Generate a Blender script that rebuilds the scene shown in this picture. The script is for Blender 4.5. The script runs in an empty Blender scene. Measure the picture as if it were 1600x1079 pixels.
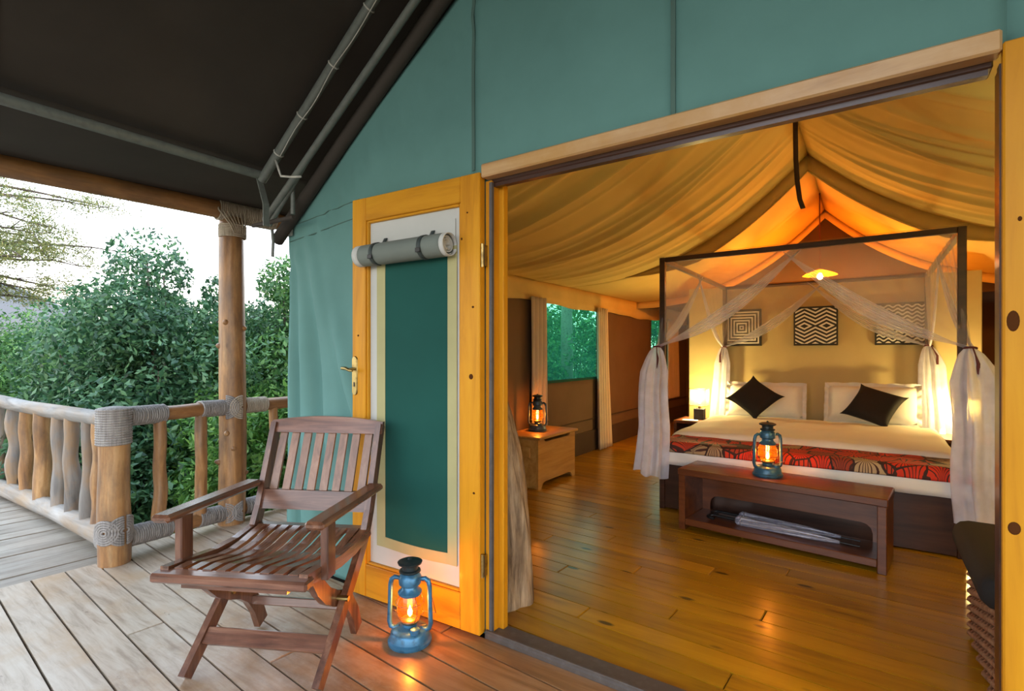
import bpy, bmesh, math, random
import numpy as np
from mathutils import Vector, Matrix
random.seed(7); rng = np.random.default_rng(11)
R = math.radians
scn = bpy.context.scene
C = scn.collection

# ------------------------------------------------------------------ camera
cam_d = bpy.data.cameras.new('camera'); cam = bpy.data.objects.new('camera', cam_d); C.objects.link(cam)
cam.location = (0, 0, 1.22); cam.rotation_euler = (R(90), 0, R(34.5))
cam_d.sensor_fit = 'HORIZONTAL'; cam_d.sensor_width = 36; cam_d.lens = 810 * 36 / 1600; cam_d.shift_y = 12.5 / 1600
cam_d.clip_start = 0.02; cam_d.clip_end = 500
scn.camera = cam
# ------------------------------------------------------------------ world
w = bpy.data.worlds.new('evening_sky'); scn.world = w; w.use_nodes = True
nt = w.node_tree; nt.nodes.clear()
tc = nt.nodes.new('ShaderNodeTexCoord'); sp = nt.nodes.new('ShaderNodeSeparateXYZ'); rp = nt.nodes.new('ShaderNodeValToRGB')
bg = nt.nodes.new('ShaderNodeBackground'); wo = nt.nodes.new('ShaderNodeOutputWorld')
nt.links.new(tc.outputs['Generated'], sp.inputs[0]); nt.links.new(sp.outputs['Z'], rp.inputs[0])
nt.links.new(rp.outputs[0], bg.inputs[0]); nt.links.new(bg.outputs[0], wo.inputs[0])
rp.color_ramp.elements[0].position = 0.0; rp.color_ramp.elements[0].color = (1.0, 0.86, 0.66, 1)
rp.color_ramp.elements[1].position = 0.75; rp.color_ramp.elements[1].color = (0.60, 0.78, 1.0, 1)
e_ = rp.color_ramp.elements.new(0.16); e_.color = (0.92, 0.96, 1.0, 1)
bg.inputs[1].default_value = 4.0
vs = scn.view_settings
vs.view_transform = 'Standard'; vs.look = 'None'; vs.gamma = 1; vs.use_curve_mapping = False; vs.exposure = 0.0
try:
    scn.cycles.transparent_max_bounces = 24
except Exception:
    pass
LAMP_W, PEND_W, LANT_W, ADDED_LAMP_W = 175.0, 115.0, 8.0, 120.0

# ------------------------------------------------------------------ materials
def _m(name):
    m = bpy.data.materials.new(name); m.use_nodes = True
    n = m.node_tree.nodes; l = m.node_tree.links
    return m, n, l, n['Principled BSDF'], n['Material Output']
def rgb(c): return (c[0], c[1], c[2], 1)
def coords(n, l, scale, rnd=True):
    t = n.new('ShaderNodeTexCoord'); mp = n.new('ShaderNodeMapping'); l.new(t.outputs['Object'], mp.inputs[0])
    mp.inputs['Scale'].default_value = scale
    if rnd:
        oi = n.new('ShaderNodeObjectInfo'); mu = n.new('ShaderNodeMath'); mu.operation = 'MULTIPLY'; mu.inputs[1].default_value = 37
        l.new(oi.outputs['Random'], mu.inputs[0]); l.new(mu.outputs[0], mp.inputs['Location'])
    return mp
def ramp(n, l, src, stops):
    r = n.new('ShaderNodeValToRGB'); l.new(src, r.inputs[0])
    while len(r.color_ramp.elements) < len(stops): r.color_ramp.elements.new(0.5)
    for e, (p, c) in zip(r.color_ramp.elements, stops): e.position = p; e.color = rgb(c)
    return r
def mixc(n, l, fac, a, b, mode='MIX'):
    x = n.new('ShaderNodeMix'); x.data_type = 'RGBA'; x.blend_type = mode
    if isinstance(fac, float): x.inputs[0].default_value = fac
    else: l.new(fac, x.inputs[0])
    for s, v in ((6, a), (7, b)):
        if isinstance(v, tuple): x.inputs[s].default_value = rgb(v)
        else: l.new(v, x.inputs[s])
    return x.outputs[2]
def noise(n, l, mp, sc, det=4, rough=.55, dist=0):
    t = n.new('ShaderNodeTexNoise'); l.new(mp.outputs[0], t.inputs['Vector'])
    t.inputs['Scale'].default_value = sc; t.inputs['Detail'].default_value = det; t.inputs['Roughness'].default_value = rough
    t.inputs['Distortion'].default_value = dist
    return t.outputs[0]
def bump(n, l, src, b, strength=.3, dist=.004):
    bp = n.new('ShaderNodeBump'); bp.inputs['Strength'].default_value = strength; bp.inputs['Distance'].default_value = dist
    l.new(src, bp.inputs['Height']); l.new(bp.outputs[0], b.inputs['Normal'])
def wood(name, dark, mid, light, axis='X', rough=.4, coat=0., sc=9., patch=None, patch_amt=.5, vary=.25, bs=.25, psc=4.5, knots=0., spec=.5, pst=(1, 1, 1)):
    m, n, l, b, o = _m(name)
    s = [1, 1, 1]; s['XYZ'.index(axis)] = .09
    mp = coords(n, l, s)
    g = noise(n, l, mp, sc * 3, 6, .62, .6)
    r = ramp(n, l, g, [(.28, dark), (.5, mid), (.74, light)])
    col = r.outputs[0]
    if patch:
        mp2 = coords(n, l, pst)
        pn = noise(n, l, mp2, psc, 5, .65)
        pr = ramp(n, l, pn, [(.40, (0, 0, 0)), (.66, (patch_amt,) * 3)])
        col = mixc(n, l, pr.outputs[0], col, patch)
    if knots:
        s3 = [2.2, 2.2, 2.2]; s3['XYZ'.index(axis)] = .8
        mp3 = coords(n, l, s3); vo = n.new('ShaderNodeTexVoronoi'); vo.inputs['Scale'].default_value = knots; l.new(mp3.outputs[0], vo.inputs['Vector'])
        kr = ramp(n, l, vo.outputs['Distance'], [(.055, (1, 1, 1)), (.10, (0, 0, 0))]); col = mixc(n, l, kr.outputs[0], col, tuple(x * .3 for x in dark))
    b.inputs['Specular IOR Level'].default_value = spec
    oi = n.new('ShaderNodeObjectInfo'); mr = n.new('ShaderNodeMapRange'); l.new(oi.outputs['Random'], mr.inputs[0])
    mr.inputs[3].default_value = 1 - vary; mr.inputs[4].default_value = 1 + vary
    hs = n.new('ShaderNodeHueSaturation'); l.new(mr.outputs[0], hs.inputs['Value']); l.new(col, hs.inputs['Color'])
    l.new(hs.outputs[0], b.inputs['Base Color'])
    b.inputs['Roughness'].default_value = rough; b.inputs['Coat Weight'].default_value = coat; b.inputs['Coat Roughness'].default_value = .15
    bump(n, l, g, b, bs, .003)
    return m
def cloth(name, col, col2=None, rough=.85, sc=350., amt=.5, bs=.15, sheen=0.):
    m, n, l, b, o = _m(name)
    mp = coords(n, l, (1, 1, 1), False)
    a = noise(n, l, mp, 2.2, 5, .6)
    f = noise(n, l, mp, sc, 2, .5)
    c2 = col2 or tuple(x * .8 for x in col)
    r = ramp(n, l, a, [(.3, c2), (.7, col)])
    l.new(r.outputs[0], b.inputs['Base Color']); b.inputs['Roughness'].default_value = rough
    b.inputs['Sheen Weight'].default_value = sheen
    bump(n, l, f, b, bs, .001); b.inputs['Specular IOR Level'].default_value = .2
    return m
def plain(name, col, rough=.5, metal=0., wear=None, bs=0.):
    m, n, l, b, o = _m(name)
    mp = coords(n, l, (1, 1, 1))
    f = noise(n, l, mp, 28, 5, .6)
    w2 = wear or tuple(x * .75 for x in col)
    r = ramp(n, l, f, [(.34, w2), (.52, col)])
    l.new(r.outputs[0], b.inputs['Base Color']); b.inputs['Roughness'].default_value = rough; b.inputs['Metallic'].default_value = metal
    if bs: bump(n, l, f, b, bs, .003)
    return m
def emit(name, col, s):
    m, n, l, b, o = _m(name)
    b.inputs['Base Color'].default_value = rgb(col); b.inputs['Emission Color'].default_value = rgb(col); b.inputs['Emission Strength'].default_value = s
    return m
def sheer(name, col, cover, tint=(1, 1, 1), transl=.5):
    m, n, l, b, o = _m(name); n.remove(b)
    t = n.new('ShaderNodeBsdfTransparent'); t.inputs[0].default_value = rgb(tint)
    d = n.new('ShaderNodeBsdfDiffuse'); d.inputs[0].default_value = rgb(col)
    tr = n.new('ShaderNodeBsdfTranslucent'); tr.inputs[0].default_value = rgb(col)
    a = n.new('ShaderNodeMixShader'); a.inputs[0].default_value = transl; l.new(d.outputs[0], a.inputs[1]); l.new(tr.outputs[0], a.inputs[2])
    mp = coords(n, l, (1, 1, 1), False); f = noise(n, l, mp, 6, 4)
    mr = n.new('ShaderNodeMapRange'); l.new(f, mr.inputs[0]); mr.inputs[1].default_value = .3; mr.inputs[2].default_value = .7
    mr.inputs[3].default_value = cover * .8; mr.inputs[4].default_value = min(1, cover * 1.2)
    x = n.new('ShaderNodeMixShader'); l.new(mr.outputs[0], x.inputs[0]); l.new(t.outputs[0], x.inputs[1]); l.new(a.outputs[0], x.inputs[2])
    l.new(x.outputs[0], o.inputs[0])
    return m
def leafmat(name, dark, mid, light, transl=.35, rough=.4):
    m, n, l, b, o = _m(name)
    g = n.new('ShaderNodeNewGeometry')
    r = ramp(n, l, g.outputs['Random Per Island'], [(0, dark), (.55, mid), (1, light)])
    l.new(r.outputs[0], b.inputs['Base Color']); b.inputs['Roughness'].default_value = rough
    tr = n.new('ShaderNodeBsdfTranslucent'); l.new(r.outputs[0], tr.inputs[0])
    x = n.new('ShaderNodeMixShader'); x.inputs[0].default_value = transl
    l.new(b.outputs[0], x.inputs[1]); l.new(tr.outputs[0], x.inputs[2]); l.new(x.outputs[0], o.inputs[0])
    return m

M = {}
def deckmat():
    m = wood('deck_board', (.17, .08, .03), (.30, .155, .065), (.40, .23, .11), 'X', .36, .12, 7, (.22, .10, .04), .5, .16)
    n, l = m.node_tree.nodes, m.node_tree.links; b = n['Principled BSDF']
    src = b.inputs['Base Color'].links[0].from_socket
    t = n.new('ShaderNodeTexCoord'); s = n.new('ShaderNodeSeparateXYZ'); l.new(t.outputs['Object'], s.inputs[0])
    # boards by the door keep their varnish; towards the open side weather bleaching and painted-in sky sheen pale them
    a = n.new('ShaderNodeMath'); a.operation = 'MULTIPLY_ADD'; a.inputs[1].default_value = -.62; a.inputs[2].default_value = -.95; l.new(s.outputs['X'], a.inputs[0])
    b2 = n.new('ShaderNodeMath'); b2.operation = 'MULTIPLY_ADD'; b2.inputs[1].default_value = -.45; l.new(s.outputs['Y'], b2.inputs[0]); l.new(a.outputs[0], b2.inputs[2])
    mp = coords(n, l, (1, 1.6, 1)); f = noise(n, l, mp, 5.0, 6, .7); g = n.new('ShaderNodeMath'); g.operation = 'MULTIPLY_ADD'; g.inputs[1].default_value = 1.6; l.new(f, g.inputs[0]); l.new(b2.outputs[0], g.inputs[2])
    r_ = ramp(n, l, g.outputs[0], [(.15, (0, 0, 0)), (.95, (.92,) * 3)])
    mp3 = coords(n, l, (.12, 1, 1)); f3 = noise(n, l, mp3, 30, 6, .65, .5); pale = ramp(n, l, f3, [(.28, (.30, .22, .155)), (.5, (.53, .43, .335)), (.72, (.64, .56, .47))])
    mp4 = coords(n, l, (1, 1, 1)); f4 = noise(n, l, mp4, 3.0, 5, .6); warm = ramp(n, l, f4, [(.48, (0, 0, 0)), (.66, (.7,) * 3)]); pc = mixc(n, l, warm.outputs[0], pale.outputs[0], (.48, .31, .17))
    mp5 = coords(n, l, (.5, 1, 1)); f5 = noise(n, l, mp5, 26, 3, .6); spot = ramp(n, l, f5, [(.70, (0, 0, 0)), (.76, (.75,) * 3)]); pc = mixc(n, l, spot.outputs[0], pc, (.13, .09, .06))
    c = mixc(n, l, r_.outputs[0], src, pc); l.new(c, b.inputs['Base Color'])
    return m
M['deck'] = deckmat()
M['deck_plain'] = wood('deck_board_plain', (.16, .075, .028), (.33, .18, .085), (.47, .29, .16), 'X', .30, .25, 7, (.50, .38, .27), .75, .22)
M['walk'] = wood('weathered_board', (.16, .13, .10), (.30, .25, .20), (.42, .36, .30), 'Y', .45, .1, 7, (.45, .40, .34), .5, .15)
M['floor'] = wood('varnished_pine', (.17, .066, .004), (.38, .185, .006), (.48, .25, .011), 'X', .28, .08, 5, (.36, .16, .005), .6, .18, .06, 4.5, 2.6, .38)
M['under'] = plain('dark_void', (.015, .012, .01), .9)
M['door'] = wood('orange_pine', (.42, .16, .006), (.60, .26, .009), (.68, .33, .016), 'Z', .5, .06, 4, None, .5, .06, .06, 4.5, 0, .2)
M['doorx'] = wood('orange_pine_rail', (.42, .16, .006), (.60, .26, .009), (.68, .33, .016), 'X', .5, .06, 4, None, .5, .06, .06, 4.5, 0, .2)
M['lintel'] = wood('pale_pine', (.34, .18, .07), (.55, .34, .16), (.66, .44, .24), 'X', .4, .2, 5, (.50, .26, .06), .7, .05)
M['knot'] = plain('knot', (.085, .028, .007), .95); M['knot'].node_tree.nodes['Principled BSDF'].inputs['Specular IOR Level'].default_value = .1
M['jambdark'] = plain('rubber_seal', (.09, .085, .09), .5)
M['sill'] = plain('worn_sill', (.075, .060, .052), .5, 0, (.095, .080, .072), .2)
M['log'] = wood('peeled_log', (.20, .085, .03), (.42, .21, .075), (.60, .37, .17), 'Z', .42, .15, 6, (.13, .075, .045), .85, .1, .6, 9, 3.2, .5, (1, 1, .35))
M['logx'] = wood('peeled_log_beam', (.26, .11, .035), (.42, .20, .07), (.52, .29, .12), 'Y', .45, .1, 6, (.15, .08, .04), .75, .08, .5, 8, 0, .5, (1, .3, 1))
M['grey'] = wood('grey_weathered_log', (.11, .10, .09), (.27, .25, .23), (.42, .39, .36), 'X', .6, 0, 6, (.32, .20, .10), .7, .15, .6, 5, 0, .4, (.4, 1, 1))
M['greyz'] = wood('grey_weathered_stake', (.10, .09, .085), (.22, .20, .185), (.34, .31, .28), 'Z', .6, 0, 6, (.36, .20, .08), .8, .2, .6, 6, 3, .4, (1, 1, .5))
M['rope'] = wood('grey_rope', (.14, .13, .125), (.30, .28, .27), (.42, .40, .385), 'Z', .85, 0, 30, None, .5, .1, .8)
M['ropelt'] = wood('pale_rope', (.28, .23, .17), (.48, .41, .32), (.60, .53, .43), 'Z', .85, 0, 30, None, .5, .1, .8)
M['teak'] = wood('dark_teak', (.035, .013, .007), (.145, .058, .030), (.32, .155, .09), 'Y', .26, .5, 10, (.20, .09, .045), .35, .14, .15)
M['teakx'] = wood('dark_teak_cross', (.035, .013, .008), (.145, .056, .032), (.32, .16, .10), 'X', .28, .4, 10, (.23, .11, .065), .35, .14, .15)
M['teakz'] = wood('dark_teak_upright', (.035, .013, .008), (.130, .050, .028), (.28, .14, .085), 'Z', .28, .4, 10, (.20, .09, .05), .35, .14, .15)
M['slat'] = wood('pale_teak_slat', (.13, .06, .034), (.27, .135, .08), (.38, .215, .14), 'Z', .34, .3, 8, (.20, .095, .055), .4, .14, .15)
M['bench'] = wood('mahogany', (.06, .015, .006), (.13, .036, .012), (.19, .06, .02), 'X', .3, .4, 6, None, .5, .08, .08)
M['bed'] = wood('dark_mahogany', (.022, .008, .005), (.045, .016, .009), (.075, .028, .015), 'X', .35, .3, 6, None, .5, .08, .08)
M['chest'] = wood('honey_pine', (.34, .15, .03), (.52, .27, .07), (.62, .36, .12), 'Y', .4, .2, 5, None, .5, .1, .08)
M['drift'] = wood('bleached_driftwood', (.06, .035, .02), (.40, .29, .18), (.56, .45, .32), 'Z', .75, 0, 9, (.10, .06, .035), .9, .05, 1., 16, 0, .3, (1, 1, .16))
M['canvas'] = cloth('green_canvas', (.133, .285, .270), (.110, .240, .226), .8)
M['seam'] = cloth('green_canvas_seam', (.10, .18, .16), None, .8)
M['fly'] = cloth('brown_black_fly', (.062, .051, .043), (.048, .040, .034), .8)
M['pipe'] = plain('green_painted_pipe', (.14, .155, .14), .4, 0, (.11, .12, .11))
M['clip'] = plain('white_clip', (.55, .53, .48), .5)
M['liner'] = cloth('cream_liner', (.76, .59, .20), (.71, .54, .17), .85)
M['linerband'] = cloth('cream_liner_band', (.70, .50, .18), None, .85)
M['brown'] = cloth('brown_canvas', (.150, .095, .058), (.125, .078, .046), .85)
M['brown2'] = cloth('dark_brown_skirt', (.070, .045, .032), None, .8)
M['head'] = cloth('sand_plaster', (.56, .44, .21), (.50, .39, .18), .85, 60)
M['doorcanvas'] = cloth('pale_grey_canvas', (.56, .57, .55), (.50, .51, .49), .85)
M['olive'] = cloth('olive_tape', (.46, .43, .22), None, .8)
M['screen'] = cloth('green_door_screen', (.010, .082, .068), (.008, .068, .056), .8, 500)
M['roll'] = cloth('grey_green_roll', (.185, .215, .195), None, .7)
M['strap'] = plain('dark_strap', (.03, .045, .045), .6)
M['brass'] = plain('aged_brass', (.42, .32, .13), .35, 1., (.2, .14, .06))
M['blue'] = plain('blue_enamel', (.055, .20, .36), .32, .35, (.035, .11, .19))
M['bluedark'] = plain('dark_blue_enamel', (.05, .14, .22), .35, .3, (.03, .07, .11))
M['slate'] = plain('slate_enamel', (.06, .09, .13), .4, .3, (.03, .04, .06))
M['soot'] = plain('sooty_cap', (.018, .03, .035), .4, .3, (.05, .06, .06))
M['wire'] = plain('guard_wire', (.35, .25, .15), .35, .9)
M['flame'] = emit('flame', (1.0, .62, .16), 60)
def glassmat():
    m, n, l, b, o = _m('lantern_globe'); n.remove(b)
    t = n.new('ShaderNodeBsdfTransparent'); t.inputs[0].default_value = (1, .62, .28, 1)
    d = n.new('ShaderNodeBsdfTranslucent'); d.inputs[0].default_value = (.085, .026, .0022, 1)
    g = n.new('ShaderNodeBsdfGlossy'); g.inputs['Roughness'].default_value = .08
    mp = coords(n, l, (1, 1, 1), False); f = noise(n, l, mp, 9, 3)
    mr = n.new('ShaderNodeMapRange'); l.new(f, mr.inputs[0]); mr.inputs[3].default_value = .2; mr.inputs[4].default_value = .55
    a = n.new('ShaderNodeMixShader'); l.new(mr.outputs[0], a.inputs[0]); l.new(t.outputs[0], a.inputs[1]); l.new(d.outputs[0], a.inputs[2])
    x = n.new('ShaderNodeMixShader'); x.inputs[0].default_value = .06; l.new(a.outputs[0], x.inputs[1]); l.new(g.outputs[0], x.inputs[2])
    l.new(x.outputs[0], o.inputs[0]); return m
M['globe'] = glassmat()
M['white'] = cloth('white_linen', (.80, .80, .80), (.74, .74, .74), .85, 200)
M['duvet'] = cloth('white_cotton_duvet', (.74, .70, .62), (.68, .64, .56), .85, 200)
M['pillow'] = cloth('white_pillowcase', (.76, .74, .70), None, .85, 200)
M['dark'] = cloth('charcoal_cushion', (.022, .019, .018), None, .8)
M['net'] = sheer('mosquito_net', (.76, .72, .78), .24, (1, 1, 1), .4)
M['netroof'] = sheer('mosquito_net_roof', (.58, .50, .46), .26)
M['netd'] = sheer('gathered_mosquito_net', (.84, .85, .98), .70, (1, 1, 1), .35)
M['netm'] = sheer('folded_mosquito_net', (.84, .83, .94), .55, (1, 1, 1), .4)
M['tassel'] = plain('maroon_tassel', (.10, .015, .02), .7)
M['curtain'] = cloth('cream_curtain', (.60, .50, .38), (.52, .42, .30), .85)
M['winmesh'] = sheer('green_window_mesh', (.02, .22, .14), .42, (.25, .85, .62), .6)
M['shade'] = None
def shademat():
    # loosely woven fabric: part of the light passes straight through the weave
    m, n, l, b, o = _m('lamp_shade_fabric'); n.remove(b)
    d = n.new('ShaderNodeBsdfDiffuse'); d.inputs[0].default_value = (.012, .009, .004, 1)
    t = n.new('ShaderNodeBsdfTranslucent'); t.inputs[0].default_value = (.075, .055, .020, 1)
    h = n.new('ShaderNodeBsdfTransparent'); h.inputs[0].default_value = (1, .88, .62, 1)
    mp = coords(n, l, (1, 1, 1), False); f = noise(n, l, mp, 120, 2)
    mr = n.new('ShaderNodeMapRange'); l.new(f, mr.inputs[0]); mr.inputs[3].default_value = .7; mr.inputs[4].default_value = .9
    x = n.new('ShaderNodeMixShader'); l.new(mr.outputs[0], x.inputs[0]); l.new(d.outputs[0], x.inputs[1]); l.new(t.outputs[0], x.inputs[2])
    y = n.new('ShaderNodeMixShader'); y.inputs[0].default_value = .80; l.new(h.outputs[0], y.inputs[1]); l.new(x.outputs[0], y.inputs[2])
    l.new(y.outputs[0], o.inputs[0]); return m
M['shade'] = shademat()
M['bulb'] = emit('bulb', (1, .75, .35), 40)
M['amber'] = sheer('amber_shade', (1, .38, .06), .5, (1, .7, .4))
M['umb'] = plain('silver_nylon', (.30, .29, .36), .35, .2, (.22, .21, .28))
M['blackp'] = plain('black_plastic', (.012, .012, .014), .35)
M['wicker'] = wood('brown_wicker', (.08, .035, .018), (.24, .12, .065), (.36, .20, .12), 'Z', .6, 0, 25, None, .5, .1, .9)
M['paper'] = plain('paper', (.8, .75, .65), .7)
M['bark'] = plain('bark', (.12, .085, .06), .85, 0, (.07, .05, .035), .6)
M['barkpale'] = plain('pale_bark', (.34, .30, .22), .85, 0, (.24, .2, .15), .5)
M['ground'] = plain('forest_floor', (.09, .075, .04), .95, 0, (.05, .07, .025), .8)
M['hill'] = plain('far_hill', (.15, .16, .185), .95)  # distance haze is painted into the hill's grey-blue colour
M['leafdark'] = leafmat('dark_glossy_leaf', (.022, .075, .032), (.060, .155, .065), (.16, .30, .12))
M['leafmid'] = leafmat('mid_green_leaf', (.03, .10, .028), (.09, .22, .06), (.22, .40, .10))
M['leaflight'] = leafmat('bright_green_leaf', (.055, .16, .035), (.15, .34, .07), (.32, .54, .12), .45)
M['leafacacia'] = leafmat('acacia_leaf', (.10, .14, .04), (.22, .24, .07), (.42, .36, .12), .5)
def runner():
    m, n, l, b, o = _m('red_leaf_print')
    mp = coords(n, l, (1, 1, 1), False)
    v = n.new('ShaderNodeTexVoronoi'); v.inputs['Scale'].default_value = 6.4; l.new(mp.outputs[0], v.inputs['Vector'])
    w1 = n.new('ShaderNodeMath'); w1.operation = 'MULTIPLY'; w1.inputs[1].default_value = 55; l.new(v.outputs['Distance'], w1.inputs[0])
    # radial fingers inside each cell
    sb = n.new('ShaderNodeVectorMath'); sb.operation = 'SUBTRACT'; l.new(mp.outputs[0], sb.inputs[0]); l.new(v.outputs['Position'], sb.inputs[1])
    sx = n.new('ShaderNodeSeparateXYZ'); l.new(sb.outputs[0], sx.inputs[0])
    at = n.new('ShaderNodeMath'); at.operation = 'ARCTAN2'; l.new(sx.outputs['Y'], at.inputs[0]); l.new(sx.outputs['X'], at.inputs[1])
    k = n.new('ShaderNodeMath'); k.operation = 'MULTIPLY'; k.inputs[1].default_value = 19; l.new(at.outputs[0], k.inputs[0])
    si = n.new('ShaderNodeMath'); si.operation = 'SINE'; l.new(k.outputs[0], si.inputs[0])
    ln = n.new('ShaderNodeMath'); ln.operation = 'GREATER_THAN'; ln.inputs[1].default_value = .62; l.new(si.outputs[0], ln.inputs[0])
    sc = n.new('ShaderNodeSeparateColor'); l.new(v.outputs['Color'], sc.inputs[0])
    pr = ramp(n, l, sc.outputs[0], [(0, (.58, .03, .008)), (.45, (.50, .04, .01)), (.60, (.42, .30, .17)), (.74, (.34, .24, .13)), (.84, (.30, .04, .015))])
    pr.color_ramp.interpolation = 'CONSTANT'
    c = mixc(n, l, ln.outputs[0], pr.outputs[0], (.05, .012, .008))
    e = n.new('ShaderNodeTexVoronoi'); e.feature = 'DISTANCE_TO_EDGE'; e.inputs['Scale'].default_value = 6.4; l.new(mp.outputs[0], e.inputs['Vector'])
    lt = n.new('ShaderNodeMath'); lt.operation = 'LESS_THAN'; lt.inputs[1].default_value = .035; l.new(e.outputs['Distance'], lt.inputs[0])
    c = mixc(n, l, lt.outputs[0], c, (.03, .012, .01))
    l.new(c, b.inputs['Base Color']); b.inputs['Roughness'].default_value = .8
    return m
M['runner'] = runner()
def printmat(kind):
    m, n, l, b, o = _m('printed_' + kind)
    t = n.new('ShaderNodeTexCoord'); s = n.new('ShaderNodeSeparateXYZ'); l.new(t.outputs['Object'], s.inputs[0])
    def mth(op, a, bb=None, c=None):
        q = n.new('ShaderNodeMath'); q.operation = op
        for i, v in enumerate((a, bb, c)):
            if v is None: continue
            if isinstance(v, (int, float)): q.inputs[i].default_value = v
            else: l.new(v, q.inputs[i])
        return q.outputs[0]
    X, Z = s.outputs['X'], s.outputs['Z']
    ax = mth('ABSOLUTE', X); az = mth('ABSOLUTE', Z)
    if kind == 'squares':
        f = mth('MULTIPLY', mth('MAXIMUM', ax, az), 1 / .031)
        f = mth('ADD', f, .25)
    elif kind == 'zigzag':
        tri = mth('PINGPONG', mth('ADD', X, .3), .1)
        f = mth('MULTIPLY', mth('ADD', az, mth('MULTIPLY', tri, .55)), 1 / .040)
    else:
        f = mth('MULTIPLY', mth('ADD', Z, mth('MULTIPLY', mth('SINE', mth('MULTIPLY', X, 85.)), .011)), 1 / .036)
        f = mth('ADD', f, 20)
    st = mth('GREATER_THAN', mth('FRACT', f), .55)
    inn = mth('LESS_THAN', mth('MAXIMUM', mth('MULTIPLY', ax, 1.), az), .185)
    st = mth('MULTIPLY', st, inn)
    c = mixc(n, l, st, (.02, .018, .016), (.72, .68, .60))
    l.new(c, b.inputs['Base Color']); b.inputs['Roughness'].default_value = .7
    return m

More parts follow.
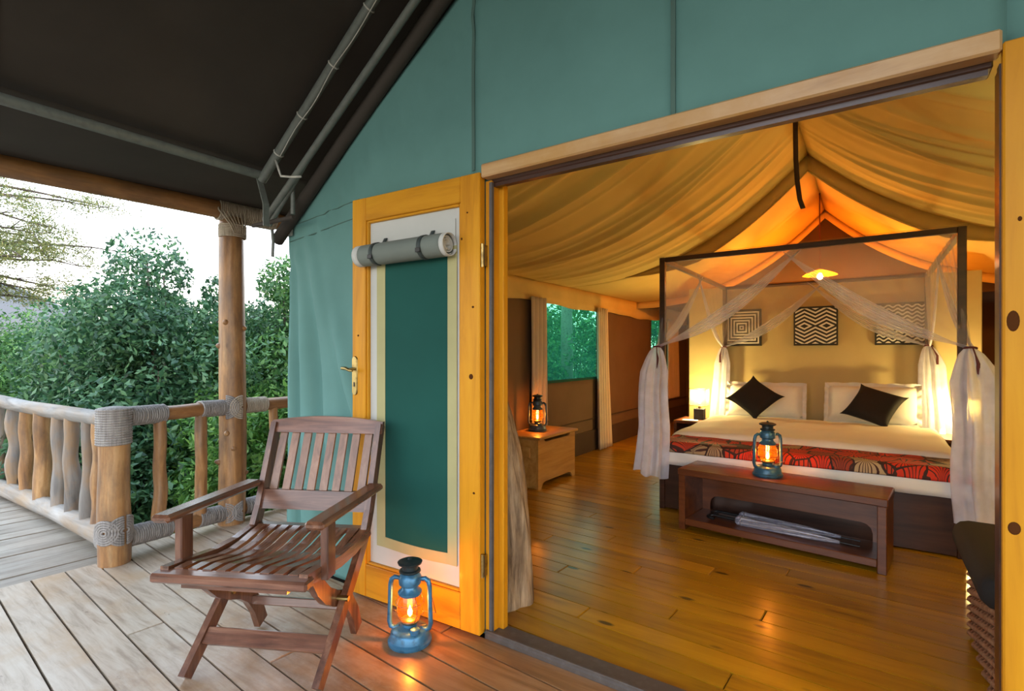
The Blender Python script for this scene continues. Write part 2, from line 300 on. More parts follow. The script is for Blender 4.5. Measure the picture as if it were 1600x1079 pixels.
# ------------------------------------------------------------------ mesh helpers
ORG = {}
class MB:
    def __init__(s): s.v = []; s.f = []
    def add(s, vs, fs):
        o = len(s.v); s.v += [tuple(p) for p in vs]; s.f += [tuple(i + o for i in f) for f in fs]; return s
    def box(s, c, d, rot=None, bev=0.):
        x, y, z = d[0] / 2, d[1] / 2, d[2] / 2; c = Vector(c)
        b = min(bev, x * .9, y * .9, z * .9)
        vs = []
        if b <= 0:
            vs = [Vector((i, j, k)) for i in (-x, x) for j in (-y, y) for k in (-z, z)]
            fs = [(0, 1, 3, 2), (4, 6, 7, 5), (0, 4, 5, 1), (2, 3, 7, 6), (0, 2, 6, 4), (1, 5, 7, 3)]
        else:
            bm = bmesh.new(); bmesh.ops.create_cube(bm, size=1)
            for q in bm.verts: q.co = Vector((q.co.x * 2 * x, q.co.y * 2 * y, q.co.z * 2 * z))
            bmesh.ops.bevel(bm, geom=bm.edges[:], offset=b, segments=1 if b < .012 else 3, affect='EDGES', profile=.5)
            bm.verts.index_update(); vs = [q.co.copy() for q in bm.verts]; fs = [[q.index for q in f.verts] for f in bm.faces]; bm.free()
        m = rot if rot is not None else Matrix.Identity(3)
        return s.add([m @ q + c for q in vs], fs)
    def bar(s, a, b, wdt, hgt, up=(0, 0, 1), bev=0.):
        a, b = Vector(a), Vector(b); d = b - a; L = d.length; d.normalize()
        up = Vector(up); sd = d.cross(up).normalized(); u2 = sd.cross(d)
        m = Matrix((d, sd, u2)).transposed()
        return s.box((a + b) / 2, (L, wdt, hgt), m, bev)
    def tube(s, pts, rad, n=10, cap=True):
        pts = [Vector(p) for p in pts]; k = len(pts)
        if not hasattr(rad, '__len__'): rad = [rad] * k
        t0 = (pts[1] - pts[0]).normalized(); ref = Vector((0, 0, 1)) if abs(t0.z) < .9 else Vector((1, 0, 0))
        nrm = (ref - t0 * ref.dot(t0)).normalized(); vs = []; fs = []
        for i, p in enumerate(pts):
            t = (pts[min(i + 1, k - 1)] - pts[max(i - 1, 0)]).normalized()
            nrm = (nrm - t * nrm.dot(t)).normalized(); bn = t.cross(nrm)
            for j in range(n):
                an = 2 * math.pi * j / n; vs.append(p + (nrm * math.cos(an) + bn * math.sin(an)) * rad[i])
        for i in range(k - 1):
            for j in range(n):
                a, b2 = i * n + j, i * n + (j + 1) % n; fs.append((a, b2, b2 + n, a + n))
        if cap: fs += [tuple(range(n - 1, -1, -1)), tuple(range((k - 1) * n, k * n))]
        return s.add(vs, fs)
    def ring(s, c, axis, rr, r, n=18, k=5):
        c = Vector(c); ax = Vector(axis).normalized(); u = ax.orthogonal().normalized(); v = ax.cross(u); vs = []; fs = []
        for i in range(n):
            a = 2 * math.pi * i / n; d = u * math.cos(a) + v * math.sin(a)
            for j in range(k):
                b = 2 * math.pi * j / k; vs.append(c + d * (rr + r * math.cos(b)) + ax * r * math.sin(b))
        for i in range(n):
            for j in range(k):
                fs.append((i * k + j, ((i + 1) % n) * k + j, ((i + 1) % n) * k + (j + 1) % k, i * k + (j + 1) % k))
        return s.add(vs, fs)
    def lathe(s, prof, n=28, c=(0, 0, 0), caps=True):
        vs = []; fs = []; k = len(prof)
        for r, z in prof:
            for j in range(n):
                a = 2 * math.pi * j / n; vs.append((c[0] + r * math.cos(a), c[1] + r * math.sin(a), c[2] + z))
        for i in range(k - 1):
            for j in range(n):
                a, b = i * n + j, i * n + (j + 1) % n; fs.append((a, b, b + n, a + n))
        if caps: fs += [tuple(range(n - 1, -1, -1)), tuple(range((k - 1) * n, k * n))]
        return s.add(vs, fs)
    def grid(s, fn, nu, nv):
        vs = [fn(i / nu, j / nv) for i in range(nu + 1) for j in range(nv + 1)]
        fs = [(i * (nv + 1) + j, (i + 1) * (nv + 1) + j, (i + 1) * (nv + 1) + j + 1, i * (nv + 1) + j + 1) for i in range(nu) for j in range(nv)]
        return s.add(vs, fs)
    def prism(s, poly, fn0, fn1):
        k = len(poly); vs = [fn0(p) for p in poly] + [fn1(p) for p in poly]
        return s.add(vs, [tuple(range(k))[::-1], tuple(range(k, 2 * k))] + [(i, (i + 1) % k, (i + 1) % k + k, i + k) for i in range(k)])
    def build(s, name, mat, parent=None, world=True, smooth=None, thick=0., origin=None, auto=False):
        me = bpy.data.meshes.new(name)
        off = Vector((0, 0, 0))
        if parent is not None and world: off = ORG.get(parent.name, Vector((0, 0, 0)))
        if origin is not None: off = Vector(origin)
        me.from_pydata([tuple(Vector(p) - off) for p in s.v], [], s.f); me.update()
        bm = bmesh.new(); bm.from_mesh(me); bmesh.ops.recalc_face_normals(bm, faces=bm.faces[:]); bm.to_mesh(me); bm.free()
        me.materials.append(M[mat] if isinstance(mat, str) else mat)
        if smooth is not None:
            me.polygons.foreach_set('use_smooth', [True] * len(me.polygons))
            if smooth < 179: me.set_sharp_from_angle(angle=R(smooth))
        o = bpy.data.objects.new(name, me); C.objects.link(o)
        if parent is not None: o.parent = parent; ORG[o.name] = ORG.get(parent.name, Vector((0, 0, 0)))
        elif origin is not None: o.location = origin
        if thick:
            md = o.modifiers.new('thickness', 'SOLIDIFY'); md.thickness = thick; md.offset = 0
        return o
def thing(name, label=None, cat=None, loc=(0, 0, 0), rz=0., group=None, kind=None):
    o = bpy.data.objects.new(name, None); C.objects.link(o); o.location = loc; o.rotation_euler = (0, 0, rz); o.empty_display_size = .1
    ORG[o.name] = Vector(loc)
    return tag(o, label, cat, group, kind)
def tag(o, label=None, cat=None, group=None, kind=None):
    if label: o['label'] = label
    if cat: o['category'] = cat
    if group: o['group'] = group
    if kind: o['kind'] = kind
    return o
def struct(name, label=None, loc=(0, 0, 0), cat=None): return thing(name, label, cat, loc, kind='structure')
def light(name, loc, col, watt, rad=.03, parent=None):
    d = bpy.data.lights.new(name, 'POINT'); d.color = col; d.energy = watt; d.shadow_soft_size = rad
    o = bpy.data.objects.new(name, d); C.objects.link(o); o.location = loc
    if parent: o.parent = parent
    return o
def lerp(a, b, t): return tuple(a[i] + (b[i] - a[i]) * t for i in range(3))
def wob(seed):
    r = random.Random(seed); ph = [(r.uniform(.4, 2.4), r.uniform(0, 6.28), r.uniform(.3, 1)) for _ in range(4)]
    return lambda t: sum(a * math.sin(f * t * 6.28 + p) for f, p, a in ph) / 3
def logtube(mb, a, b, r0, r1, seed=0, wobble=.012, n=12, seg=14, rw=.08):
    wx, wy, wr = wob(seed), wob(seed + 50), wob(seed + 99)
    pts = []; rad = []
    a, b = Vector(a), Vector(b); d = (b - a).normalized(); u = d.orthogonal().normalized(); v = d.cross(u)
    for i in range(seg + 1):
        t = i / seg; e = math.sin(math.pi * t) ** .5 if 0 < t < 1 else 0
        pts.append(a.lerp(b, t) + u * wx(t) * wobble * e + v * wy(t) * wobble * e); rad.append((r0 + (r1 - r0) * t) * (1 + rw * wr(t)))
    return mb.tube(pts, rad, n)
def clip(poly, nx, ny, d):   # keep nx*x+ny*y<=d
    out = []
    for i in range(len(poly)):
        a, b = poly[i], poly[(i + 1) % len(poly)]; fa, fb = nx * a[0] + ny * a[1] - d, nx * b[0] + ny * b[1] - d
        if fa <= 0: out.append(a)
        if (fa < 0 < fb) or (fb < 0 < fa):
            t = fa / (fa - fb); out.append((a[0] + (b[0] - a[0]) * t, a[1] + (b[1] - a[1]) * t))
    return out
def area(p): return abs(sum(p[i][0] * p[(i + 1) % len(p)][1] - p[(i + 1) % len(p)][0] * p[i][1] for i in range(len(p)))) / 2

# ================================================================== SETTING
TH = R(3.8); cT, sT = math.cos(TH), math.sin(TH)
def dk(a, b): return (-a * cT + b * sT, a * sT + b * cT)
Y_F = 1.80      # canvas front of the tent
XL, XR, XC = -2.87, 1.99, -.44
Y_B = 10.1
def plank_poly(root, poly, mat, th=.028, dz=0., org=None):
    if len(poly) < 3 or area(poly) < .004: return
    cx = sum(p[0] for p in poly) / len(poly); cy = sum(p[1] for p in poly) / len(poly)
    mb = MB(); k = len(poly); g = .004
    def ins(p, d):
        v = Vector((p[0] - cx, p[1] - cy)); L = v.length; return (p[0] - v.x / L * d, p[1] - v.y / L * d)
    vs = [(p[0], p[1], -th) for p in poly] + [(p[0], p[1], -g) for p in poly] + [(*ins(p, g), 0) for p in poly]
    fs = [tuple(range(k))[::-1], tuple(range(2 * k, 3 * k))]
    for q in (0, k):
        fs += [(q + i, q + (i + 1) % k, q + (i + 1) % k + k, q + i + k) for i in range(k)]
    mb.add([(x, y, z + dz) for x, y, z in vs], fs)
    return mb.build('plank', mat, root)
# --- deck boards
deck = struct('floor_deck', 'pale worn deck of long varnished boards before the tent', cat='deck')
gap = .0045
for k in range(-16, 34):
    b0, b1 = .441 + .143 * k + gap, .441 + .143 * (k + 1) - gap
    if b0 > 5.0: break
    aL = 3.765 if b1 < 1.06 else 3.98
    cuts = [aL]
    j = 2.7 if k in (2, 5) else (2.7 if k % 4 == 1 and k != 1 else None)
    if j: cuts.append(j)
    cuts.append(1.0 + .37 * ((k * 5) % 7) - 1.2 if not j else .2)
    cuts.append(-2.2)
    cuts = sorted(set(cuts), reverse=True)
    for i in range(len(cuts) - 1):
        a0, a1 = cuts[i] - (0 if i == 0 else .003), cuts[i + 1] + .003
        poly = [dk(a0, b0), dk(a0, b1), dk(a1, b1), dk(a1, b0)]
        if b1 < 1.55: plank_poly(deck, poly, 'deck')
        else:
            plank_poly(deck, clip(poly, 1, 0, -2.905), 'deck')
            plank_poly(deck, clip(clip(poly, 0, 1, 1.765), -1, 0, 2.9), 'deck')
MB().add([(*dk(4.0, -1.9), -.05), (*dk(4.0, 5.0), -.05), (*dk(-2.3, 5.0), -.05), (*dk(-2.3, -1.9), -.05)], [(0, 1, 2, 3)]).build('deck_underlay', 'under', deck, thick=.02)
walk = struct('floor_walkway', 'grey weathered walkway of narrow boards leading off behind railing', cat='walkway')
a = 3.772
while a < 9.2:
    plank_poly(walk, [dk(a, -1.3), dk(a, 1.10 + .02 * math.sin(a * 9)), dk(a + .131, 1.10 + .02 * math.sin(a * 7)), dk(a + .131, -1.3)], 'walk', dz=-.004 + .003 * math.sin(a * 31))
    a += .1385
MB().add([(*dk(3.77, -1.3), -.05), (*dk(3.77, 1.1), -.05), (*dk(9.2, 1.1), -.05), (*dk(9.2, -1.3), -.05)], [(0, 1, 2, 3)]).build('walkway_underlay', 'under', walk, thick=.02)
# --- room floor
flr = struct('floor_room', 'glossy honey yellow pine floorboards inside the tent', cat='floor')
cF, sF = math.cos(R(3)), math.sin(R(3))
def fr(a, b): return (-a * cF + b * sF, a * sF + b * cF)
for k in range(0, 75):
    b0 = 1.60 + .121 * k + .003; b1 = b0 + .121 - .006
    js = [3.6, 1.9 - 1.7 * ((k * 3) % 5) / 5, -.6 - 1.0 * ((k * 2) % 3) / 3, -2.8]
    for i in range(3):
        p = [fr(js[i] - .0015, b0), fr(js[i] - .0015, b1), fr(js[i + 1] + .0015, b1), fr(js[i + 1] + .0015, b0)]
        p = clip(clip(clip(clip(p, 0, -1, -1.875), -1, 0, -XL), 1, 0, XR), 0, 1, Y_B)
        plank_poly(flr, p, 'floor')
MB().add([(XL, 1.87, -.035), (XR, 1.87, -.035), (XR, Y_B, -.035), (XL, Y_B, -.035)], [(0, 1, 2, 3)]).build('floor_underlay', 'under', flr, thick=.01)

# --- front canvas
gz = lambda x: 1.992 + .688 * (x + 2.786) if x < XC else 1.992 + .688 * (2 * XC - x + 2.786)
front = struct('wall_front', 'green canvas gable front of the tent', cat='canvas wall')
def canvas_fold(x, z):
    y = 0.
    if x < -1.4:
        t = (x + 2.86) / 1.4
        for (x0, sl, wd, am) in ((-2.70, .10, .05, .06), (-2.70, .52, .10, -.085), (-2.82, .03, .03, .04), (-2.60, .30, .05, .045)):
            u = x - (x0 + sl * (z - 1.9) * -1.0); y += am * math.exp(-(u / wd) ** 2) * max(0, min(1, (1.95 - z) * 1.2)) * (1.2 - t)
        y += .010 * math.exp(-((x + 2.05) * .69 - (z - 2.30)) ** 2 / .006) * math.sin(x * 40 + z * 23) * max(0, min(1, (gz(x) - z) * 8 - .6))
    y += .006 * math.sin(x * 3.1 + z * 2.3) + .003 * math.sin(x * 11 - z * 7)
    return y
def canvas_panel(x0, x1, zlo, nx, nz):
    mb = MB()
    def fn(u, v):
        x = x0 + (x1 - x0) * u; z = zlo + (gz(x) - zlo) * v
        return (x, Y_F + canvas_fold(x, z), z)
    mb.grid(fn, nx, nz); return mb.build('canvas_panel', 'canvas', front, smooth=180, thick=.006)
canvas_panel(-2.86, -1.444, 0.0, 90, 90); canvas_panel(-1.444, -.556, 1.985, 20, 20); canvas_panel(-.556, .29, 1.99, 20, 20); canvas_panel(.29, 1.99, 0.0, 30, 40)
MB().grid(lambda u, v: (-1.444 + .099 * u, Y_F, 1.99 * v), 1, 4).build('canvas_panel', 'canvas', front, thick=.006)
def strip(pts, wd, mat, parent, name='seam', r=.004):
    return MB().tube(pts, r, 6).build(name, mat, parent, smooth=180)
def fp(x, z, dy=-.006): return (x, Y_F + canvas_fold(x, z) + dy, z)
for x in (-.556, -1.444):
    z0 = 2.03 if x > -1 else 2.03
    MB().grid(lambda u, v: fp(x - .008 + .016 * u, z0 + (gz(x) - z0) * v, -.0055), 1, 30).build('seam', 'seam', front, thick=.003)
for zz in ((1.885, 1.94), (1.975, 2.03)):
    MB().tube([fp(-2.855 + .0655 * i, zz[0] + (zz[1] - zz[0]) * i / 10, -.004) for i in range(11)], .003, 5).build('seam', 'seam', front, smooth=180)
MB().box((-2.83, Y_F - .012, 2.045 - .11), (.06, .006, .04)).build('tape_patch', 'pipe', front)
# rolled gable edge
MB().tube([(-2.93, Y_F - .03, gz(-2.93) + .005), (-2.3, Y_F - .035, gz(-2.3) + .02), (-1.2, Y_F - .035, gz(-1.2) + .02), (XC, Y_F - .03, gz(XC) + .03)], .036, 12).build('rolled_edge', 'fly', front, smooth=180)
MB().tube([(2 * XC + 2.93, Y_F - .03, gz(-2.93)), (XC, Y_F - .03, gz(XC) + .03)], .036, 12).build('rolled_edge', 'fly', front, smooth=180)
# --- door frame
frame = struct('trim_1', 'pine door frame around the wide tent opening', cat='door frame')
mb = MB().box(((-1.365 + .275) / 2, 1.775, 2.0), (.275 + 1.365, .055, .058), bev=.006); mb.build('lintel', 'lintel', frame)
MB().box((-.545, 1.835, 1.980), (1.62, .075, .05), bev=.004).build('inner_lintel', 'bed', frame)
MB().box((-.545, 1.812, 1.950), (1.60, .02, .02)).build('seal_strip', 'bed', frame)
MB().box((-1.350, 1.835, .99), (.034, .10, 1.95), bev=.003).build('jamb', 'door', frame)
MB().box((-1.337, 1.790, .99), (.014, .016, 1.93)).build('seal_strip', 'jambdark', frame)
MB().box((-1.322, 1.855, .985), (.028, .035, 1.94), bev=.003).build('door_stop', 'door', frame)
MB().box((.297, 1.835, .99), (.034, .10, 1.95), bev=.003).build('jamb', 'bed', frame)
MB().box((.279, 1.80, .985), (.010, .03, 1.94)).build('seal_strip', 'bed', frame)
mb = MB().box((-.53, 1.822, .006), (1.66, .112, .03), bev=.006); mb.box((-.53, 1.78, .024), (1.66, .018, .012), bev=.003); mb.build('threshold', 'sill', frame)
# --- door leaves
def make_leaf(name, hinge, rz, mirror, label):
    root = thing(name, label, 'door', hinge, rz, kind='structure')
    sg = 1 if mirror else -1           # leaf extends along -x (left leaf) or +x
    W_, H_, T = .79, 1.995, .042
    def bx(u0, u1, z0, z1, y0, y1, nm, mt, bev=.004, par=None):
        o = MB().box((sg * (u0 + u1) / 2, (y0 + y1) / 2, (z0 + z1) / 2), (abs(u1 - u0), y1 - y0, z1 - z0), bev=bev).build(nm, mt, par or root, world=False); return o
    bx(0, .105, .012, H_, 0, T, 'stile', 'door'); bx(W_ - .095, W_, .012, H_, 0, T, 'stile', 'door')
    bx(.105, W_ - .095, H_ - .115, H_, .001, T, 'rail', 'doorx'); bx(.105, W_ - .095, .012, .172, .001, T, 'rail', 'doorx')
    for u in (.105, W_ - .107): bx(u, u + .012, .172, H_ - .115, .008, .03, 'moulding', 'door', .003)
    for z in (.172, H_ - .127): bx(.117, W_ - .107, z, z + .012, .008, .03, 'moulding', 'doorx', .003)
    bx(.105, W_ - .095, .172, H_ - .115, .024, .030, 'canvas_infill', 'doorcanvas', 0)
    # screen with slightly bowed lower hem
    def bow(u): return -.007 * math.sin(math.pi * u)
    def sc(u0, u1, z0, z1, y, nm, mt, b0=True, b1=False):
        MB().grid(lambda u, v: (sg * (u0 + (u1 - u0) * u), y, (z0 + (bow(u) if b0 else 0)) * (1 - v) + (z1 + (bow(u) if b1 else 0)) * v), 12, 4).build(nm, mt, root, world=False, thick=.003)
    sc(.186, .578, .32, 1.70, .0205, 'mesh_screen', 'screen')
    sc(.136, .188, .275, 1.70, .0185, 'tape_border', 'olive', False); sc(.576, .632, .275, 1.70, .0185, 'tape_border', 'olive', False)
    sc(.186, .578, .275, .325, .0185, 'tape_border', 'olive', True, True)
    # rolled blind with straps
    zc, yc, rr = 1.697, -.028, .050
    rl = thing('rolled_blind'); rl.parent = root
    body = MB()
    n = 24
    body.lathe([(rr * .97, 0), (rr, .02), (rr, .49), (rr * .98, .51)], n, caps=False)
    m3 = Matrix.Rotation(R(90) * sg, 3, 'Y')
    def place(mbx): mbx.v = [tuple(m3 @ Vector(p) + Vector((sg * .16, yc, zc))) for p in mbx.v]; return mbx
    place(body).build('blind_cloth', 'roll', rl, world=False, smooth=40, thick=.004)
    for z0, z1 in ((-.022, .002), (.508, .545)):
        place(MB().lathe([(rr * .985, z0), (rr * .985, z1)], n, caps=False)).build('blind_end', 'doorcanvas', rl, world=False, smooth=40, thick=.004)
    sp = MB()
    pts = [(sg * (.13 + 0), 0, 0)]
    spv = []
    for i in range(60):
        t = i / 59; an = t * 18; r_ = .012 + .032 * t; spv.append((sg * .15, yc + r_ * math.cos(an), zc + r_ * math.sin(an)))
    def spf(u, v):
        i = min(59, int(u * 59)); p = spv[i]; return (p[0] + sg * .5 * v, p[1], p[2])
    MB().grid(spf, 59, 1).build('blind_layers', 'doorcanvas', rl, world=False, smooth=180, thick=.003)
    for u in (.275, .575):
        s2 = MB()
        def sf(a_, v):
            an = R(100) - a_ * R(250); q = rr + .004 + (.002 if a_ < .02 else 0)
            return (sg * (u - .011 + .022 * v), yc - q * math.sin(an) * 1.0 if False else yc - q * math.cos(an - R(90)), zc + q * math.sin(R(90) - (R(90) - an) ) )
        def sf2(a_, v):
            an = R(60) + a_ * R(220)       # from top-back over the front to the underside
            q = rr + .004; return (sg * (u - .011 + .022 * v), yc + q * math.cos(an), zc + q * math.sin(an))
        s2.grid(sf2, 20, 1)
        s2.grid(lambda a_, v: (sg * (u - .011 + .022 * v), .021 + (yc + (rr + .004) * math.cos(R(60)) - .021) * a_, zc + .085 + ((rr + .004) * math.sin(R(60)) - .085) * a_), 6, 1)
        s2.build('strap', 'strap', rl, world=False, smooth=180, thick=.003)
        MB().box((sg * u, yc - rr - .006, zc - .02), (.028, .008, .02), bev=.002).build('buckle', 'blackp', rl, world=False)
    MB().grid(lambda u, v: (sg * (.145 + .012 * u), .02, 1.66 + .16 * v), 1, 6).build('flap', 'doorcanvas', root, world=False, thick=.004)
    # lock plate and lever
    pl = MB(); cz, cu = 1.108, W_ - .022
    out = []
    for i in range(24):
        a_ = 2 * math.pi * i / 24; x = .019 * math.cos(a_); z = .019 * math.sin(a_) + (.08 if math.sin(a_) >= 0 else -.08); out.append((x, z))
    pl.prism(out, lambda p: (sg * cu + p[0], 0, cz + p[1]), lambda p: (sg * cu + p[0] * .85, -.006, cz + p[1] * .97))
    p_ = pl.build('lock_plate', 'brass', root, world=False, smooth=30)
    lv = MB().tube([(sg * cu, 0, 1.142), (sg * cu, -.035, 1.142), (sg * (cu - .01), -.042, 1.139)], .007, 8)
    lv.tube([(sg * (cu - .028), -.042, 1.134), (sg * (cu - .008), -.042, 1.136), (sg * (cu + .02), -.043, 1.146), (sg * (cu + .05), -.042, 1.146)], [.005, .008, .009, .008], 8); lv.build('lever_handle', 'brass', p_, world=False, smooth=60)
    MB().box((sg * cu, -.007, 1.065), (.007, .003, .022)).build('keyhole', 'blackp', p_, world=False)
    for z in ((1.64, .311) if not mirror else ()):
        h_ = MB().tube([(-sg * .006, .012, z - .05), (-sg * .006, .012, z + .05)], .007, 8); h_.box((-sg * .012, .024, z), (.004, .03, .09)); h_.build('hinge', 'brass', root, world=False, smooth=40)
    return root
l1 = make_leaf('door_1', (-1.367, 1.745, 0), R(2.8), False, 'open orange pine door with green screen and rolled-up blind, lying against green canvas')
l2 = make_leaf('door_2', (.276, 1.752, 0), R(-3), True, 'orange pine door leaf at the right edge of the opening, knots in its stile')
def knots(root, sg, pts):
    for u, z, rx, rz_ in pts:
        o = MB().lathe([(1, 0), (.8, .002), (.35, .0025)], 16).build('knot', 'knot', root, world=False)
        o.rotation_euler = (R(90), 0, 0); o.location = (sg * u, -.0005, z); o.scale = (rx, rz_, 1)
knots(l1, -1, [(.045, 1.12, .011, .012), (.035, 1.42, .006, .005), (.1 - .005, 1.72, .004, .006), (.745, 1.31, .006, .005), (.03, .62, .006, .005), (.065, 1.83, .004, .004)])
knots(l2, 1, [(.018, 1.30, .012, .026), (.02, .79, .012, .016), (.03, 1.55, .004, .006), (.05, .45, .006, .008)])

# --- fly roof
RX, RZ, SL = -2.83, 2.26, .697
zf = lambda x: RZ + SL * (x - RX)
def fly(u, v, x0, x1, y0=-1.6, y1=10.4):
    x = x0 + (x1 - x0) * u; y = y0 + (y1 - y0) * v
    sag = .03 * math.sin(math.pi * u) * (math.sin(y * 2.1 + 2 * u) + .6 * math.sin(y * 5.3 + x * 3)) + .014 * math.sin(x * 13 + y * 2.7) * math.sin(math.pi * u) + .008 * math.sin(x * 29 + y * 4.1) * math.sin(math.pi * u) ** 2
    return (x, y, zf(x) + .02 - abs(sag))
roof = struct('ceiling_fly', 'dark brown canvas fly roof stretched above the deck', cat='fly roof')
MB().grid(lambda u, v: fly(u, v, RX, XC), 40, 130).build('roof_slope', 'fly', roof, smooth=180, thick=.006)
MB().grid(lambda u, v: (lambda p: (2 * XC - p[0], p[1], p[2]))(fly(u, v, RX, XC)), 20, 60).build('roof_slope', 'fly', roof, smooth=180, thick=.006)
BZ = 2.245
def val(u, v):
    y = -1.6 + 12 * v; xb = -3.80 + .066 * (y - 1.95) - .11
    return (RX + (xb - RX) * u, y, RZ + .02 + (BZ + .072 - RZ - .02) * min(1, u * 1.15) - .10 * max(0, u - .87) * 7 - .03 * math.sin(math.pi * u) * (1 + .3 * math.sin(y * 2.6)))
MB().grid(val, 12, 110).build('eave_flap', 'fly', roof, smooth=180, thick=.006)
MB().grid(lambda u, v: (2 * XC - RX + .9 * u, -1.6 + 12 * v, RZ + .02 - .15 * u), 2, 10).build('eave_flap', 'fly', roof, thick=.006)
for yy in (.55,):
    MB().tube([(x, yy + .12 * math.sin(x), zf(x) + .003) for x in np.linspace(RX + .05, XC, 20)], .006, 5).build('seam', 'fly', roof, smooth=180)
pf = thing('tent_pole_frame', 'grey green steel pipes under the dark fly roof', 'pipe frame', (-2.8, 1.6, 2.2))
MB().tube([(-2.8, -1.6, 2.222), (-2.8, 1.62, 2.216)], .024, 12).build('eave_pipe', 'pipe', pf, smooth=60)
MB().tube([(-2.8, 1.6, 2.19), (-.44, 1.6, 2.19 + 2.36 * .70)], .025, 12).build('rafter_pipe', 'pipe', pf, smooth=60)
MB().tube([(-2.87, 1.66, 1.99), (-.44, 1.66, 2.075 + 2.30 * .665)], .019, 12).build('rafter_pipe', 'pipe', pf, smooth=60)
MB().tube([(-2.86, 1.68, 1.965), (-2.45, 1.68, 2.30)], .015, 10).build('brace_pipe', 'pipe', pf, smooth=60)
MB().tube([(-2.66, 1.70, 2.0), (-2.66, 1.70, 2.2)], .012, 10).build('brace_pipe', 'pipe', pf, smooth=60)
MB().bar((-2.81, 1.59, 2.20), (-2.76, 1.60, 2.05), .006, .035, (0, 1, 0)).bar((-2.76, 1.60, 2.055), (-2.765, 1.605, 1.93), .006, .035, (0, 1, 0)).build('bracket', 'pipe', pf)
MB().tube([(-3.0, 1.66, 1.975), (-2.62, 1.68, 1.975)], .012, 10).build('stub_pipe', 'fly', pf, smooth=60)
MB().tube([(-2.90, 1.72, 1.95), (-2.89, 1.72, 1.88), (-2.895, 1.72, 1.79)], .009, 8).build('guy_strap', 'pipe', pf, smooth=60)
for t in (.07, .16, .27, .38, .50, .62):
    MB().ring((-2.8 + 2.36 * t, 1.6, 2.19 + 2.36 * .70 * t), (1, 0, .7), .026, .004, 16, 5).build('cable_clip', 'clip', pf, smooth=180)
MB().tube([(-2.8 + 2.36 * t + .028, 1.588 + .004 * math.sin(t * 40), 2.19 + 2.36 * .70 * t - .026 + .004 * math.sin(t * 55)) for t in np.linspace(.07, .95, 60)], .0025, 5).build('cable', 'clip', pf, smooth=180)
MB().tube([(-2.63, 1.58, 2.26), (-2.60, 1.58, 2.20), (-2.58, 1.58, 2.165), (-2.52, 1.60, 2.155), (-2.46, 1.62, 2.15)], .006, 6).build('cable_bend', 'clip', pf, smooth=180)

# --- tent room: liner, walls
LZ0, LZR = 1.985, 2.985
def prof(t):    # t: 0 eave .. 1 ridge
    return LZ0 + (LZR - LZ0) * (t ** 2.5)
rl_ = random.Random(5)
folds = [(rl_.uniform(1.9, 5.2), rl_.uniform(-.35, .5), rl_.uniform(.02, .06), rl_.uniform(.006, .02)) for _ in range(20)] + [(2.9, .25, .04, .045), (3.75, .2, .035, .04), (4.6, .1, .03, .02)]
def linerpt(u, v, y0, y1, side, wr=1.):
    x = XL + (XC - XL) * u; y = y0 + (y1 - y0) * v; z = prof(u)
    d = 0
    for i, (yy, sl, wd, am) in enumerate(folds):
        d += am * math.exp(-((y - yy - sl * (u - .5) ** 2 * 2 + (i % 3) * .02 * math.sin(u * 5)) / wd) ** 2) * (.25 + .75 * math.sin(math.pi * min(1, u * 1.0)) ** .7)
    z -= d * wr
    return ((x if side < 0 else 2 * XC - x), y, z)
ceil = struct('ceiling_room', 'cream fabric tent liner with sagging folds lit yellow', cat='tent liner')
for sd in (-1, 1):
    MB().grid(lambda u, v: linerpt(u, v, 1.86, 5.27, sd), 40, 240).build('liner_slope', 'liner', ceil, smooth=180, thick=.004)
    MB().grid(lambda u, v: linerpt(u, v, 5.27, 7.45, sd, 0.), 30, 20).build('liner_slope', 'liner', ceil, smooth=180, thick=.004)
    xw = XL if sd < 0 else 2 * XC - XL
    def vz(y): return 1.755 + .012 * math.sin(y * 3.1) + .006 * math.sin(y * 9)
    MB().grid(lambda u, v: (xw - sd * .015, 1.86 + 8.2 * u, vz(1.86 + 8.2 * u) * (1 - v) + LZ0 * v), 60, 3).build('liner_valance', 'linerband', ceil, smooth=180, thick=.004)
    MB().grid(lambda u, v: linerpt(u, 0, 5.26, 5.27, sd, 0.)[:2] + (linerpt(u, 0, 5.26, 5.27, sd, 0.)[2] - .15 * v * max(0, min(1, (u - .3) * 3.2)),), 40, 2).build('arch_band', 'linerband', ceil, smooth=180, thick=.004)
    MB().tube([linerpt(u, 0, 5.255, 5.27, sd, 0.)[:2] + (linerpt(u, 0, 5.25, 5.27, sd, 0.)[2] - .15 * max(0, min(1, (u - .3) * 3.2)),) for u in np.linspace(.3, 1, 30)], .007, 6).build('band_hem', 'linerband', ceil, smooth=180)
    MB().grid(lambda u, v: linerpt(u, 0, 7.44, 7.45, sd, 0.)[:2] + (linerpt(u, 0, 7.45, 7.45, sd, 0.)[2] - .10 * v,), 30, 2).build('arch_band', 'linerband', ceil, smooth=180, thick=.004)
MB().grid(lambda u, v: (XL + (XR - XL) * u, 7.50, LZ0 - .1 + (LZR + .1 - LZ0) * v), 2, 2).build('rear_gable_screen', 'brown2', ceil, thick=.004)
wl = struct('wall_left', 'brown canvas side wall of the tent with mesh window', cat='canvas wall')
WY0, WY1, WZ0, WZ1 = 4.70, 6.10, .91, 1.80
def wpan(y0, y1, z0, z1, ny=20, nz=12):
    def fn(u, v):
        y = y0 + (y1 - y0) * u; z = z0 + (z1 - z0) * v
        return (XL - .01 + .008 * math.sin(y * 4.3 + z) * math.sin(math.pi * min(1, z / 1.9)) , y, z)
    MB().grid(fn, ny, nz).build('canvas_panel', 'brown', wl, smooth=180, thick=.006)
